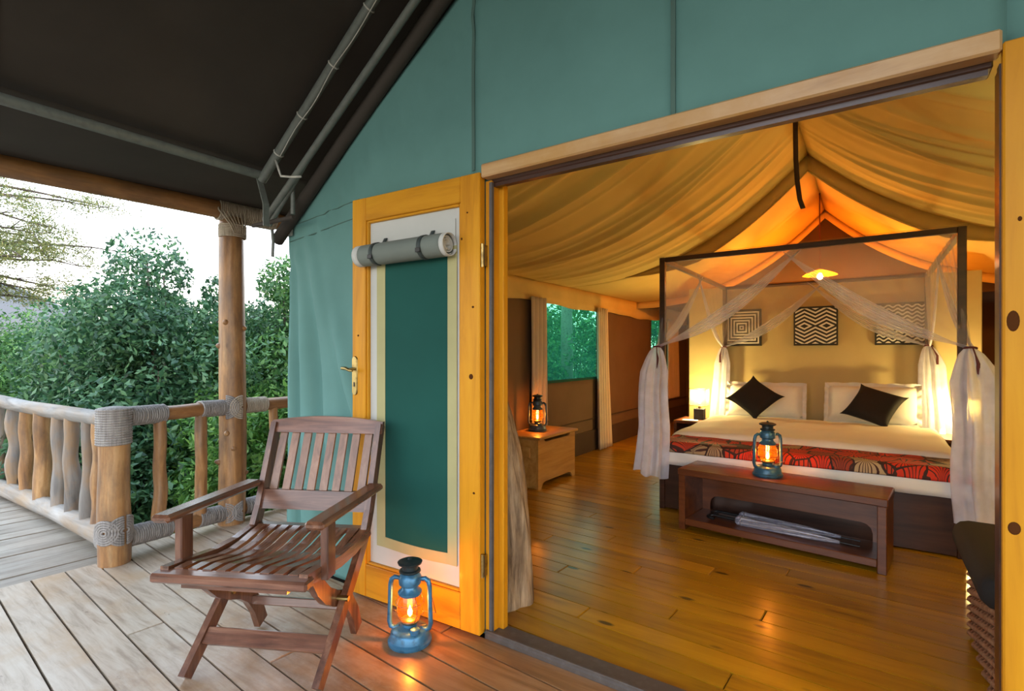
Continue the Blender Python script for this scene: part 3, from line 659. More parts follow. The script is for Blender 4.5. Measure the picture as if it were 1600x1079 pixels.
wpan(1.86, WY0, 0, 1.99); wpan(WY0, WY1, 0, WZ0); wpan(WY0, WY1, WZ1, 1.99); wpan(WY1, 8.15, 0, 1.99); wpan(8.15, 8.75, 0, .95); wpan(8.75, Y_B, 0, 1.99)
MB().grid(lambda u, v: (XL - .02, 7.3 + (Y_B + .1 - 7.3) * u, 1.80 + .75 * v), 2, 2).build('canvas_panel', 'brown', wl, thick=.006)
MB().box((XL + .012, (1.86 + Y_B) / 2, .13), (.02, Y_B - 1.86, .26), bev=.004).build('skirt', 'brown2', wl)
MB().box((XL + .012, (1.86 + Y_B) / 2, .40), (.012, Y_B - 1.86, .012)).build('seam', 'brown2', wl)
for i, (y0, y1, z0) in enumerate(((WY0, WY1, WZ0), (8.15, 8.75, .95))):
    wn = struct('window_%d' % (i + 1), ['green mesh window in the brown side wall between cream curtains', 'narrow far green mesh window beside the bed net'][i], (XL, (y0 + y1) / 2, z0), cat='window')
    MB().grid(lambda u, v: (XL - .012, y0 + (y1 - y0) * u, z0 + (1.82 - z0) * v), 2, 2).build('mesh_pane', 'winmesh', wn, thick=.0)
    MB().box((XL + .0, (y0 + y1) / 2, z0), (.02, y1 - y0, .03), bev=.003).build('hem', 'screen', wn)
wr = MB().grid(lambda u, v: (XR, 1.86 + (Y_B - 1.86) * u, 2.0 * v), 10, 6).build('wall_right', 'brown', thick=.006); tag(wr, 'brown canvas wall on the far right side of the tent', 'canvas wall', kind='structure')
wb = MB().grid(lambda u, v: (XL - .08 + (XR + .1 - XL) * u, Y_B - .02, 3.3 * v), 10, 6).build('wall_back', 'brown', thick=.006); tag(wb, 'brown canvas end wall behind the bed partition', 'canvas wall', kind='structure')
wh = MB().box(((-1.76 + .85) / 2, 6.33, .99), (2.61, .10, 1.98), bev=.006).build('wall_headboard', 'head', origin=((-1.76 + .85) / 2, 6.33, 0)); tag(wh, 'sand coloured partition wall behind the bed head', 'partition', kind='structure')

# ================================================================== OUTSIDE RAILINGS
PC, PM = (-3.62, 1.175), (-3.80, 1.95)
def lash(parent, a, b, r, mat='rope', rope=.0075, name='rope_lashing'):
    a, b = Vector(a), Vector(b); n = max(2, int((b - a).length / (rope * 1.75))); mb = MB()
    for i in range(n + 1): mb.ring(a.lerp(b, i / n), b - a, r + rope * .7 + random.uniform(-.001, .001), rope, 18, 5)
    return mb.build(name, mat, parent, smooth=180)
def coil(parent, base, ang, zc, Rc, rmax, mat='rope', rope=.0075, half=None):
    mb = MB(); n = int(rmax / (rope * 1.75))
    for i in range(1, n + 1):
        rr = i * rope * 1.75; pts = []
        a0, a1 = (0, 2 * math.pi) if not half else half
        for j in range(25):
            t = a0 + (a1 - a0) * j / 24; du = rr * math.cos(t); dz = rr * math.sin(t)
            th = ang + du / Rc; pts.append((base[0] + (Rc + rope * .6) * math.cos(th), base[1] + (Rc + rope * .6) * math.sin(th), zc + dz))
        mb.tube(pts, rope, 5)
    return mb.build('rope_coil', mat, parent, smooth=180)
# corner post
cp = thing('log_post', 'short thick corner post of railing, lashed with grey rope', 'post', (*PC, 0))
logtube(MB(), (*PC, -.25), (PC[0], PC[1], .90), .083, .076, 3, .01, 16, 16).build('post_shaft', 'log', cp, smooth=60)
lash(cp, (*PC, .70), (*PC, .895), .078)
MB().lathe([(.088, .89), (.075, .905), (.03, .912)], 18, (PC[0], PC[1], 0)).build('rope_top', 'rope', cp, smooth=60)
camang = math.atan2(-PC[1], -PC[0])
coil(cp, PC, camang - .55, .20, .083, .068); coil(cp, PC, camang + .75, .20, .083, .085, half=(-math.pi / 2, math.pi / 2)); coil(cp, PC, camang + .55, .20, .083, .085, half=(math.pi / 2, 1.5 * math.pi))
# tall post
mp_ = thing('log_post', 'tall peeled log post carrying the roof beam', 'post', (*PM, 0))
logtube(MB(), (PM[0], PM[1], -1.2), (PM[0] - .01, PM[1], 2.20), .092, .080, 8, .018, 16, 30, .1).build('post_shaft', 'log', mp_, smooth=60)
pang = math.atan2(-PM[1], -PM[0])
for (z, da, ln) in ((.52, .1, .022), (.42, -1.3, .04), (1.42, -.6, .02), (1.38, 1.2, .02), (1.25, -1.5, .03), (.63, -.45, .02), (.33, 1.3, .03)):
    d = Vector((math.cos(pang + da), math.sin(pang + da), .3)); p = Vector((PM[0], PM[1], z)) + d * .075
    MB().tube([p - d * .02, p + d * ln * .5, p + d * ln], [.026, .02, .008], 8).build('branch_stub', 'log', mp_, smooth=60)
lash(mp_, (PM[0], PM[1], 2.06), (PM[0], PM[1], 2.14), .083, 'ropelt', .006)
# roof beam
bm_ = thing('log_roof_beam', 'long horizontal peeled log beam along the deck edge', 'beam', (*PM, BZ))
bpt = lambda k: (PM[0] + .066 * k, PM[1] + k, BZ)
logtube(MB(), bpt(-3.6), bpt(4.5), .068, .062, 21, .02, 14, 40, .06).build('beam_log', 'logx', bm_, smooth=60)
lash(bm_, bpt(-.10), bpt(.30), .066, 'ropelt', .007)
mb = MB()
for i in range(7): mb.tube([bpt(-.10 + .03 * i)[:2] + (BZ + .06,), (bpt(-.10 + .03 * i)[0] + .075, bpt(-.10 + .03 * i)[1] - .03, BZ - .02), (PM[0] + .085, PM[1] - .06 + .018 * i, BZ - .11), (PM[0] + .085, PM[1] - .03 + .012 * i, BZ - .17)], .006, 5)
mb.build('rope_binding', 'ropelt', bm_, smooth=180)
# railing towards the tent
r1 = thing('log_railing', 'orange log railing between corner post and tall post', 'railing', (-3.7, 1.55, 0))
def railpt(t, z): return (PC[0] + (PM[0] - PC[0]) * t, PC[1] + (PM[1] - PC[1]) * t, z)
logtube(MB(), railpt(.06, .845), railpt(.94, .835), .047, .045, 31, .006, 12, 10, .04).build('top_rail', 'logx', r1, smooth=60)
logtube(MB(), railpt(.06, .13), railpt(.94, .085), .050, .046, 32, .006, 12, 10, .04).build('bottom_rail', 'logx', r1, smooth=60)
for i, t in enumerate((.33, .68)):
    logtube(MB(), railpt(t, .12 - .04 * t), railpt(t + .01, .83), .040, .034, 41 + i, .02, 12, 14, .12).build('baluster', 'log', r1, smooth=60)
lash(r1, railpt(.10, .845), railpt(.36, .842), .047); lash(r1, railpt(.68, .84), railpt(.90, .836), .046)
lash(r1, railpt(.10, .128), railpt(.40, .115), .05); lash(r1, railpt(.66, .10), railpt(.90, .088), .047)
coil(r1, PM, pang - .45, .84, .088, .085, half=(-math.pi / 2, math.pi / 2)); coil(r1, PM, pang - .45, .09, .09, .075, half=(-math.pi / 2, math.pi / 2))
r2 = thing('log_railing', 'end of log railing between tall post and green canvas', 'railing', (-3.9, 2.6, 0))
e0 = (PM[0], PM[1] + .06, .835); e1 = (PM[0] - .12, 3.9, .83)
logtube(MB(), e0, e1, .046, .045, 51, .008, 12, 12, .04).build('top_rail', 'logx', r2, smooth=60)
logtube(MB(), (e0[0], e0[1], .09), (e1[0], e1[1], .09), .046, .045, 52, .008, 12, 12, .04).build('bottom_rail', 'logx', r2, smooth=60)
for i in range(4):
    t = .14 + .26 * i; logtube(MB(), lerp((e0[0], e0[1], .09), (e1[0], e1[1], .09), t), lerp(e0, e1, t), .036, .034, 60 + i, .015, 12, 12, .1).build('baluster', 'log', r2, smooth=60)
lash(r2, lerp(e0, e1, .015), lerp(e0, e1, .10), .046, 'ropelt'); lash(r2, lerp((e0[0], e0[1], .09), (e1[0], e1[1], .09), .015), lerp((e0[0], e0[1], .09), (e1[0], e1[1], .09), .10), .046)
coil(r2, PM, pang + .75, .835, .088, .085, 'ropelt', half=(math.pi / 2, 1.5 * math.pi)); coil(r2, PM, pang + .75, .09, .09, .075, half=(math.pi / 2, 1.5 * math.pi))
# railing along the walkway
r3 = thing('log_railing', 'grey weathered log railing with many stakes along the walkway', 'railing', (-5, 1.2, 0))
tp = [(-3.66, 1.18, .825), (-4.1, 1.21, .815), (-4.8, 1.22, .80), (-5.5, 1.20, .80), (-6.1, 1.17, .815), (-7.0, 1.10, .83), (-8.4, 1.0, .84)]
MB().tube(tp, [.045, .048, .053, .05, .053, .055, .05], 12).build('top_rail', 'grey', r3, smooth=60)
bp_ = [(-3.66, 1.19, .115), (-4.1, 1.21, .10), (-4.8, 1.22, .085), (-5.5, 1.21, .075), (-6.1, 1.19, .07), (-7.0, 1.12, .07), (-8.4, 1.02, .07)]
MB().tube(bp_, [.06, .065, .062, .066, .062, .06, .06], 12).build('bottom_rail', 'grey', r3, smooth=60)
lash(r3, (-3.70, 1.183, .825), (-3.76, 1.187, .822), .047); lash(r3, (-3.70, 1.193, .113), (-3.77, 1.197, .11), .063)
for i, (x, g, r_) in enumerate(((-3.80, 0, .045), (-3.97, 0, .052), (-4.17, 1, .048), (-4.49, 1, .05), (-4.77, 1, .046), (-5.15, 0, .058), (-5.56, 0, .048), (-5.92, 1, .053), (-6.38, 1, .05), (-6.8, 0, .05), (-7.25, 1, .05), (-7.7, 0, .05))):
    logtube(MB(), (x - .02, 1.225, .09), (x + .01, 1.215, .80), r_ * 1.0, r_ * .85, 71 + i, .014, 12, 14, .12).build('baluster', 'log' if g == 0 else 'greyz', r3, smooth=60)

# ================================================================== CHAIR
def make_chair():
    t = thing('folding_armchair', 'dark teak folding armchair with slatted seat and back on the deck', 'chair', (-1.955, 1.20, 0), R(27))
    def prt(mb, nm, mt, par=t, sm=None): return mb.build(nm, mt, par, world=False, smooth=sm)
    def sweep(path, wx, th, x0, mb):   # path (y,z) side profile, swept box of width wx (x) and thickness th
        k = len(path); vs = []; fs = []
        for i, (y, z) in enumerate(path):
            a, b = path[max(i - 1, 0)], path[min(i + 1, k - 1)]; d = Vector((b[0] - a[0], b[1] - a[1])).normalized(); nrm = Vector((-d.y, d.x))
            for sx, sn in ((-1, -1), (1, -1), (1, 1), (-1, 1)):
                vs.append((x0 + sx * wx / 2, y + nrm.x * sn * th / 2, z + nrm.y * sn * th / 2))
        for i in range(k - 1):
            for j in range(4):
                fs.append((i * 4 + j, i * 4 + (j + 1) % 4, (i + 1) * 4 + (j + 1) % 4, (i + 1) * 4 + j))
        fs += [(3, 2, 1, 0), tuple(range(4 * k - 4, 4 * k))]
        return mb.add(vs, fs)
    stile = [(-.205, .012), (-.10, .115), (.03, .245), (.15, .365), (.215, .44), (.255, .52), (.30, .645), (.385, .885)]
    for s in (-1, 1):
        lg = MB(); sweep(stile, .026, .052, s * .262, lg); lg.v = [(x, y, max(z, 0)) for x, y, z in lg.v]; prt(lg, 'front_leg_and_back_stile', 'teakz')
        # curved rear leg
        arc = []
        for i in range(13):
            q = i / 12; arc.append((-.13 + .36 * q + .0 * q, .405 - .40 * (q ** 1.0) + .085 * math.sin(math.pi * q) * (-1 if q < .45 else 1) * .0))
        arc = [(-.165, .40), (-.13, .345), (-.075, .29), (-.01, .25), (.06, .22), (.12, .175), (.17, .105), (.205, .02)]
        rg = MB(); sweep(arc, .026, .062, s * .225, rg); rg.v = [(x, y, max(z, 0)) for x, y, z in rg.v]; prt(rg, 'rear_leg', 'teakz', sm=40)
        MB_ = MB().box((s * .288, -.175, .515), (.03, .062, .215), bev=.004); prt(MB_, 'arm_post', 'teakz')
        ar = MB().box((s * .292, -.015, .628), (.072, .55, .030), bev=.010); prt(ar, 'armrest', 'teak')
        sr = MB(); sweep([(-.30, .445), (-.20, .435), (-.05, .415), (.08, .415), (.20, .432), (.235, .44)], .032, .045, s * .262, sr); prt(sr, 'seat_side_rail', 'teak')
        prt(MB().tube([(s * .205, .0, .247), (s * .285, .0, .247)], .011, 10), 'pivot_bolt', 'brass', sm=40)
    fr_ = MB().box((0, -.305, .438), (.585, .062, .034), bev=.008); prt(fr_, 'front_seat_rail', 'teakx')
    prt(MB().box((0, .232, .440), (.50, .05, .026), bev=.005), 'rear_seat_rail', 'teakx')
    prt(MB().box((0, -.285, .408), (.40, .02, .03)), 'front_apron', 'teakx')
    xs = np.linspace(-.218, .218, 9)
    for x in xs:
        sl = MB(); sweep([(-.285, .452), (-.22, .450), (-.15, .436), (-.07, .420), (.0, .416), (.07, .422), (.14, .436), (.21, .448)], .034, .014, float(x), sl); prt(sl, 'seat_slat', 'teak')
    # back
    def bk(q): return (.282 + (.385 - .282) * q, .60 + (.885 - .60) * q)   # along upper stile
    up = Vector((0, .095, .27)).normalized()
    def rail(z0, z1, nm, arch=0):
        mb = MB(); n_ = 16
        def yz(z): q = (z - .60) / .285; return .282 + .103 * q
        vs = []; fs = []
        for i in range(n_ + 1):
            x = -.278 + .556 * i / n_; zt = z1 + arch * (1 - (x / .278) ** 2)
            for (z, dy) in ((z0, -.013), (zt, -.013), (zt, .013), (z0, .013)): vs.append((x, yz(z) + dy, z))
        for i in range(n_):
            for j in range(4): fs.append((i * 4 + j, i * 4 + (j + 1) % 4, i * 4 + 4 + (j + 1) % 4, i * 4 + 4 + j))
        fs += [(0, 1, 2, 3), tuple(range(4 * n_, 4 * n_ + 4))]
        mb.add(vs, fs); prt(mb, nm, 'teakx')
    rail(.845, .898, 'top_back_rail', .022); rail(.515, .595, 'lower_back_rail')
    for x in np.linspace(-.212, .212, 8):
        mb = MB().bar((x, .282, .585), (x * 1.0, .382, .86), .036, .012, (0, 1, 0)); prt(mb, 'back_slat', 'slat')
    prt(MB().bar((-.25, -.105, .120), (.25, -.105, .120), .022, .062, (0, .7, .7), bev=.003), 'front_stretcher', 'teakx')
    prt(MB().bar((-.22, .135, .150), (.22, .135, .150), .03, .035, (0, .3, .9), bev=.003), 'rear_stretcher', 'teakx')
    return t
make_chair()

# ================================================================== LANTERNS
def make_lantern(loc, rz, label, mats=('blue', 'soot'), sc=1.0, tilt=0.):
    t = thing('hurricane_lantern', label, 'lantern', loc, rz, 'burning hurricane lanterns'); t.scale = (sc,) * 3
    def prt(mb, nm, mt, par=t, sm=40, **k): return mb.build(nm, mt, par, world=False, smooth=sm, **k)
    bl, so = mats
    tank = prt(MB().lathe([(.088, 0), (.092, .006), (.092, .016), (.084, .022), (.080, .05), (.074, .058), (.050, .066), (.030, .072), (.030, .082)], 32), 'fuel_tank', bl)
    prt(MB().lathe([(.020, .060), (.020, .078), (.014, .081)], 16, (.034, -.042, 0)), 'filler_cap', bl, tank)
    prt(MB().lathe([(.028, .080), (.036, .086), (.040, .094), (.036, .100), (.026, .103)], 24), 'burner', 'wire')
    prt(MB().lathe([(.037, .098), (.047, .112), (.054, .135), (.055, .160), (.050, .190), (.043, .208)], 32, caps=False), 'glass_globe', 'globe', sm=180)
    fl = prt(MB().lathe([(.003, .108), (.010, .118), (.011, .128), (.006, .142), (.001, .156)], 12), 'flame', 'flame', sm=180)
    prt(MB().lathe([(.046, .203), (.050, .210), (.050, .216), (.036, .228), (.034, .240), (.046, .248), (.048, .278), (.040, .290), (.034, .296)], 32), 'chimney', bl)
    prt(MB().lathe([(.032, .294), (.044, .300), (.044, .306), (.034, .309), (.034, .325), (.050, .333), (.052, .340), (.036, .347), (.010, .350), (.003, .358)], 32), 'cap', so)
    prt(MB().lathe([(.040, .296), (.046, .300), (.040, .304)], 24), 'cap_collar', so)
    for s in (-1, 1):
        prt(MB().tube([(s * .044, 0, .268), (s * .066, 0, .272), (s * .080, 0, .262), (s * .085, 0, .240), (s * .087, 0, .16), (s * .090, 0, .085), (s * .084, 0, .064), (s * .066, 0, .056), (s * .045, 0, .062)], [.008, .0095, .0105, .0105, .010, .0105, .0105, .010, .009], 10), 'side_tube', bl, sm=60)
    g = MB()
    for z, r_ in ((.128, .060), (.172, .060)): g.ring((0, 0, z), (0, 0, 1), r_, .0014, 28, 5)
    for k in range(4):
        a_ = R(45 + 90 * k); c_, s_ = math.cos(a_), math.sin(a_)
        g.tube([(c_ * .040, s_ * .040, .098), (c_ * .060, s_ * .060, .128), (c_ * .061, s_ * .061, .15), (c_ * .060, s_ * .060, .172), (c_ * .048, s_ * .048, .206)], .0014, 5)
    prt(g, 'wire_guard', 'wire', sm=180)
    b = MB(); pts = []
    for i in range(21):
        a_ = math.pi * i / 20; pts.append((.098 * math.cos(a_), .055 + .03 * math.sin(a_), .10 + .0 + .09 * math.sin(a_) * .0 - .01 * math.sin(a_)))
    b.tube(pts, .0016, 5); b.tube([(.098, .055, .10), (.090, .0, .215)], .0016, 5); b.tube([(-.098, .055, .10), (-.090, 0, .215)], .0016, 5)
    prt(b, 'bail_wire', 'wire', sm=180)
    prt(MB().tube([(.05, -.02, .082), (.075, -.045, .098), (.085, -.052, .105)], .002, 5), 'wick_lever', 'wire', sm=180)
    light('flame_light', (0, 0, .150), (1, .40, .08), LANT_W, .012, t)
    return t
make_lantern((-1.60, 1.565, 0), R(28), 'bright blue hurricane lantern with amber glow standing on the deck')
# ================================================================== ROOM FURNITURE
BR = R(-6.7)
bn = thing('storage_bench', 'open mahogany bench with a shelf at the foot of the bed', 'bench', (-1.093, 3.641, 0), BR)
def bnp(mb, nm, mt='bench', sm=None): return mb.build(nm, mt, bn, world=False, smooth=sm)
BL, BD, BH = 1.185, .345, .42
bnp(MB().box((BL / 2, BD / 2, BH - .0225), (BL + .012, BD, .045), bev=.005), 'top')
bnp(MB().box((.0225, BD / 2, (BH - .045) / 2), (.045, BD - .004, BH - .045), bev=.004), 'end_panel'); bnp(MB().box((BL - .0225, BD / 2, (BH - .045) / 2), (.045, BD - .004, BH - .045), bev=.004), 'end_panel')
bnp(MB().box((BL / 2, BD / 2, .055), (BL - .09, BD - .01, .045), bev=.004), 'shelf')
# back panel with a rounded slot above the shelf
bp2 = MB(); slot = []
x0, x1, z0, z1 = .10, BL - .10, .0775, .185
def bpf(a0, a1, b0, b1): bp2.box(((a0 + a1) / 2, BD - .012, (b0 + b1) / 2), (a1 - a0, .016, b1 - b0))
bpf(.045, x0, .0775, BH - .045); bpf(x1, BL - .045, .0775, BH - .045); bpf(x0, x1, z1, BH - .045)
for sx, xx in ((1, x0), (-1, x1)):
    poly = [(xx, z1), (xx, z1 - .06)] + [(xx + sx * .06 * (1 - math.cos(R(q))), z1 - .06 + .06 * math.sin(R(q))) for q in (30, 60, 90)]
    bp2.prism(poly, lambda p: (p[0], BD - .02, p[1]), lambda p: (p[0], BD - .004, p[1]))
bnp(bp2, 'back_panel')
def make_umbrella(y, label, dx):
    c_, s_ = math.cos(BR), math.sin(BR); x = .12 + dx; z = .0775 + .027
    u = thing('folded_umbrella', label, 'umbrella', (-1.093 + x * c_ - y * s_, 3.641 + x * s_ + y * c_, z - .027), BR + R(-2.5))
    mb = MB(); n = 20
    prof_ = [(.20, .020), (.215, .030), (.25, .027), (.30, .026), (.45, .025), (.62, .020), (.72, .014), (.80, .008)]
    def f(a_, b_):
        q = a_ * (len(prof_) - 1); i = min(int(q), len(prof_) - 2); t = q - i; xx = prof_[i][0] + (prof_[i + 1][0] - prof_[i][0]) * t; r_ = prof_[i][1] + (prof_[i + 1][1] - prof_[i][1]) * t
        an = b_ * 2 * math.pi; r_ *= 1 + .16 * math.sin(8 * an + xx * 16); return (xx, r_ * math.cos(an), .027 + r_ * math.sin(an) * .95)
    mb.grid(f, 40, 48); mb.build('canopy_cloth', 'umb', u, world=False, smooth=50)
    MB().tube([(.02, 0, .027), (.80, 0, .027), (.90, 0, .027)], .005, 8).build('shaft', 'blackp', u, world=False, smooth=60)
    hk = [(.20, 0, .027), (.05, 0, .027)] + [(.05 - .03 * math.sin(R(q)), -.028 + .028 * math.cos(R(q)), .022 - .0 * q) for q in (30, 60, 90, 120, 150, 180)] + [(.075, -.056, .02)]
    MB().tube(hk, .010, 10).build('hook_handle', 'blackp', u, world=False, smooth=60)
    MB().ring((.235, 0, .027), (1, 0, 0), .030, .004, 20, 6).build('tie_band', 'umb', u, world=False, smooth=180)
    return u
make_umbrella(.13, 'silver folded umbrella lying on the bench shelf, nearer of two', .03)
make_umbrella(.235, 'folded umbrella behind the other one on the bench shelf, only its dark handle clear', .02)
make_lantern((-.545, 3.755, BH), R(35), 'blue hurricane lantern with ember glow standing on the mahogany bench', ('bluedark', 'soot'))
# chest
ch = thing('pine_chest', 'low honey pine chest with slot handle under the window', 'chest', (-2.62, 4.30, 0))
CX0, CX1, CY0, CY1, CZ = -2.80, -2.43, 3.95, 4.65, .45
front_poly = [(CY0, 0), (CY0 + .05, 0), (CY0 + .085, .045), (CY0 + .13, .055), (CY1 - .13, .055), (CY1 - .085, .045), (CY1 - .05, 0), (CY1, 0), (CY1, .385), (CY1 - .1, .385), (CY1 - .13, .372), (CY1 - .16, .385)]
front_poly = [(CY0, 0), (CY0 + .05, 0), (CY0 + .085, .045), (CY0 + .13, .055), (CY1 - .13, .055), (CY1 - .085, .045), (CY1 - .05, 0), (CY1, 0), (CY1, .445), (CY1 - .09, .445), (CY1 - .13, .415), (CY0 + .13, .415), (CY0 + .09, .445), (CY0, .445)]
def chp(mb, nm, mt='chest'): return mb.build(nm, mt, ch)
chp(MB().prism(front_poly, lambda p: (CX1 - .022, p[0], p[1]), lambda p: (CX1, p[0], p[1])), 'front_panel')
chp(MB().box((CX0 + .011, (CY0 + CY1) / 2, .235), (.022, CY1 - CY0, .42)), 'back_panel')
for y in (CY0 + .011, CY1 - .011): chp(MB().box(((CX0 + CX1) / 2 - .0, y, .225), (CX1 - CX0 - .044, .022, .44)), 'side_panel')
chp(MB().box(((CX0 + CX1) / 2, CY0 - .006, .325), (.20, .012, .09), bev=.003), 'side_cleat')
chp(MB().box(((CX0 + CX1) / 2, (CY0 + CY1) / 2, .07), (CX1 - CX0 - .05, CY1 - CY0 - .05, .02)), 'bottom')
chp(MB().box(((CX0 + CX1) / 2 + .008, (CY0 + CY1) / 2, .458), (CX1 - CX0 + .04, CY1 - CY0 + .045, .024), bev=.006), 'lid')
make_lantern((-2.655, 4.30, .47), R(15), 'dark slate hurricane lantern burning on the pine chest', ('slate', 'blackp'))
# driftwood trunk
dw = MB()
def trunk(u, v):
    z = -.0 + 1.06 * v; an = u * 2 * math.pi
    r_ = .165 * (1 - min(1, v) ** 2.3) ** .55 + .004
    r_ *= 1 + .07 * math.sin(3 * an + 2.2 * v) + .04 * math.sin(7 * an + 5 * v) + .02 * math.sin(13 * an + 21 * v)
    if v < .06: r_ *= 1.0 + .25 * (.06 - v)
    return (-1.53 + r_ * math.cos(an) - .02 * v, 2.10 + r_ * math.sin(an), z)
dw.grid(trunk, 64, 48); d_ = dw.build('driftwood_trunk', 'drift', smooth=180, origin=(-1.53, 2.10, 0)); tag(d_, 'pale bleached driftwood trunk standing just inside the doorway', 'driftwood')
# curtains
def curtain(y0, y1, zt, zb, label, flare=0., dy=0., n=5):
    c = thing('window_curtain', label, 'curtain', (XL + .06, (y0 + y1) / 2, zb), group='cream window curtains')
    def f(u, v):
        z = zt + (zb - zt) * v; y = y0 + (y1 - y0) * (.5 + (u - .5) * (1 + flare * v)) + dy * v * v
        return (XL + .06 + .028 * math.sin(u * 2 * math.pi * n + .6 * v) + .05 * flare * v, y, z)
    MB().grid(f, 60, 24).build('pleated_cloth', 'curtain', c, smooth=180, thick=.003)
    return c
curtain(4.43, 4.74, 1.80, .03, 'cream curtain left of the mesh window, behind the chest lantern', 0, 0, 4)
curtain(5.99, 6.28, 1.80, .01, 'cream curtain right of the mesh window, sweeping the floor', .35, .05, 5)
curtain(8.75, 9.35, 1.80, .45, 'pale curtain far back on the side wall, seen past the bed net', .1, 0, 6)

# bed
BX0, BX1, BY0, BY1 = -1.362, .480, 4.04, 6.24
bed = thing('four_poster_bed', 'dark wooden four poster bed with white linen and canopy frame', 'bed', ((BX0 + BX1) / 2, BY0, 0))
def bp3(mb, nm, mt='bed', sm=None, **k): return mb.build(nm, mt, bed, smooth=sm, **k)
PW = .042; CZT = 1.975
for x in (BX0 + PW / 2, BX1 - PW / 2):
    for y in (BY0 + PW / 2, BY1 - PW / 2): bp3(MB().box((x, y, CZT / 2), (PW, PW, CZT), bev=.003), 'post')
for y in (BY0 + PW / 2, BY1 - PW / 2): bp3(MB().box(((BX0 + BX1) / 2, y, CZT - .018), (BX1 - BX0 - 2 * PW, .034, .036), bev=.003), 'canopy_rail')
for x in (BX0 + PW / 2, BX1 - PW / 2): bp3(MB().box((x, (BY0 + BY1) / 2, CZT - .018), (.034, BY1 - BY0 - 2 * PW, .036), bev=.003), 'canopy_rail')
bp3(MB().box(((BX0 + BX1) / 2, BY0 + .022, .19), (BX1 - BX0 - 2 * PW, .03, .36), bev=.003), 'footboard')
for x in (BX0 + .022, BX1 - .022): bp3(MB().box((x, (BY0 + BY1) / 2, .19), (.03, BY1 - BY0 - 2 * PW, .36), bev=.003), 'side_board')
bp3(MB().box(((BX0 + BX1) / 2, BY1 - .022, .24), (BX1 - BX0 - 2 * PW, .03, .46), bev=.003), 'headboard')
# mattress with white sheet hanging over the foot and sides
ms = thing('mattress', 'thick mattress under a crisp white sheet hanging over the bed foot', 'mattress', ((BX0 + BX1) / 2, 5.1, .36))
MB().box(((BX0 + BX1) / 2, 5.13, .43), (BX1 - BX0 - .07, 2.10, .13), bev=.05).build('mattress_body', 'white', ms, smooth=60)
def sheetpt(s, t, off=0., zb=.335, ext=0.):
    # s across (-1..1 incl. overhang), t along; distance-parametrised drape
    hw = (BX1 - BX0) / 2 - .012 + off; xm = (BX0 + BX1) / 2; rr = .06
    return hw, xm
def drape(name, mat, y_front, y_back, z_top, side_drop, front_drop, off, parent, nx=90, ny=60, wav=.008, seed=0, puff=0., thick=.006):
    """cloth lying on the bed top and hanging at both sides and (optionally) the foot"""
    hw = (BX1 - BX0) / 2 + off; xm = (BX0 + BX1) / 2; rr = .05; W_ = wob(seed); W2 = wob(seed + 9)
    def fold1(d, drop):   # d in [-1,1] -> position offset, z drop
        L = hw - rr + rr * math.pi / 2 + max(0, drop - rr); s = abs(d) * L; sg = 1 if d >= 0 else -1
        if s <= hw - rr: return sg * s, 0.
        s -= hw - rr
        if s <= rr * math.pi / 2: a_ = s / rr; return sg * (hw - rr + rr * math.sin(a_)), rr * (1 - math.cos(a_))
        return sg * hw, rr + (s - rr * math.pi / 2)
    Lt = y_back - (y_front + rr); Lf = (rr * math.pi / 2 + max(0, front_drop - rr)) if front_drop else 0
    def f(u, v):
        x, dz = fold1(u * 2 - 1, side_drop * (1 + .10 * W_(v)))
        q = v * (Lt + Lf)
        if q <= Lt or not front_drop: y = y_back - q; dzf = 0.
        else:
            q -= Lt
            if q <= rr * math.pi / 2: a_ = q / rr; y = y_front + rr - rr * math.sin(a_); dzf = rr * (1 - math.cos(a_))
            else: y = y_front; dzf = rr + (q - rr * math.pi / 2) * (1 + .12 * W2(u))
        dd = max(dz, dzf); z = z_top - dd
        und = wav * (math.sin(u * 41 + v * 3 + seed) + math.sin(v * 17 + u * 9 + seed)) * .5
        if dd < .03: z += und * .6 + puff * math.sin(math.pi * u) ** .6
        if dzf > .05: y -= abs(und) * 1.5
        if dz > .05: x += (abs(und) * 1.5) * (1 if x > 0 else -1)
        return (xm + x, y, z)
    return MB().grid(f, nx, ny).build(name, mat, parent, smooth=180, thick=thick)
drape('sheet', 'white', BY0 - .012, 6.17, .515, .17, .165, .008, ms, seed=3)
du = thing('duvet', 'cream white duvet covering the middle of the bed', 'duvet', ((BX0 + BX1) / 2, 5.1, .52))
drape('duvet_cloth', 'duvet', 4.42, 5.80, .545, .10, .05, .016, du, seed=12, puff=.02, wav=.012, thick=.02)
rn = thing('bed_runner', 'red and tan leaf print runner across the bed foot', 'bed runner', ((BX0 + BX1) / 2, 4.3, .52))
drape('runner_cloth', 'runner', BY0 - .024, 4.50, .530, .13, .075, .022, rn, seed=5, wav=.004, thick=.005)
# pillows and cushions
def pillow_mesh(a, b, t, flange=0., pinch=.10):
    mb = MB()
    def f(u, v, s):
        x, y = u * 2 - 1, v * 2 - 1; k = 1 - pinch * (1 - abs(x) ** 3) * abs(y) ** 2 ; k2 = 1 - pinch * (1 - abs(y) ** 3) * abs(x) ** 2
        h_ = t * max(0, (1 - x ** 4) * (1 - y ** 4)) ** .55
        return (a * x * k2, s * h_, b * y * k)
    for s in (-1, 1): mb.grid(lambda u, v: f(u, v, s), 22, 16)
    if flange:
        for (fx, fy) in ((1, 0), (-1, 0), (0, 1), (0, -1)):
            mb.grid(lambda u, v: ((fx * (a + flange * v) + (0 if fx else (u * 2 - 1) * (a + flange * v))), (.014 * math.sin(u * 31 + fx * 2 + fy) + .010 * math.sin(u * 13)) * v, (fy * (b + flange * v) + (0 if fy else (u * 2 - 1) * (b + flange * v)))), 20, 3)
    return mb
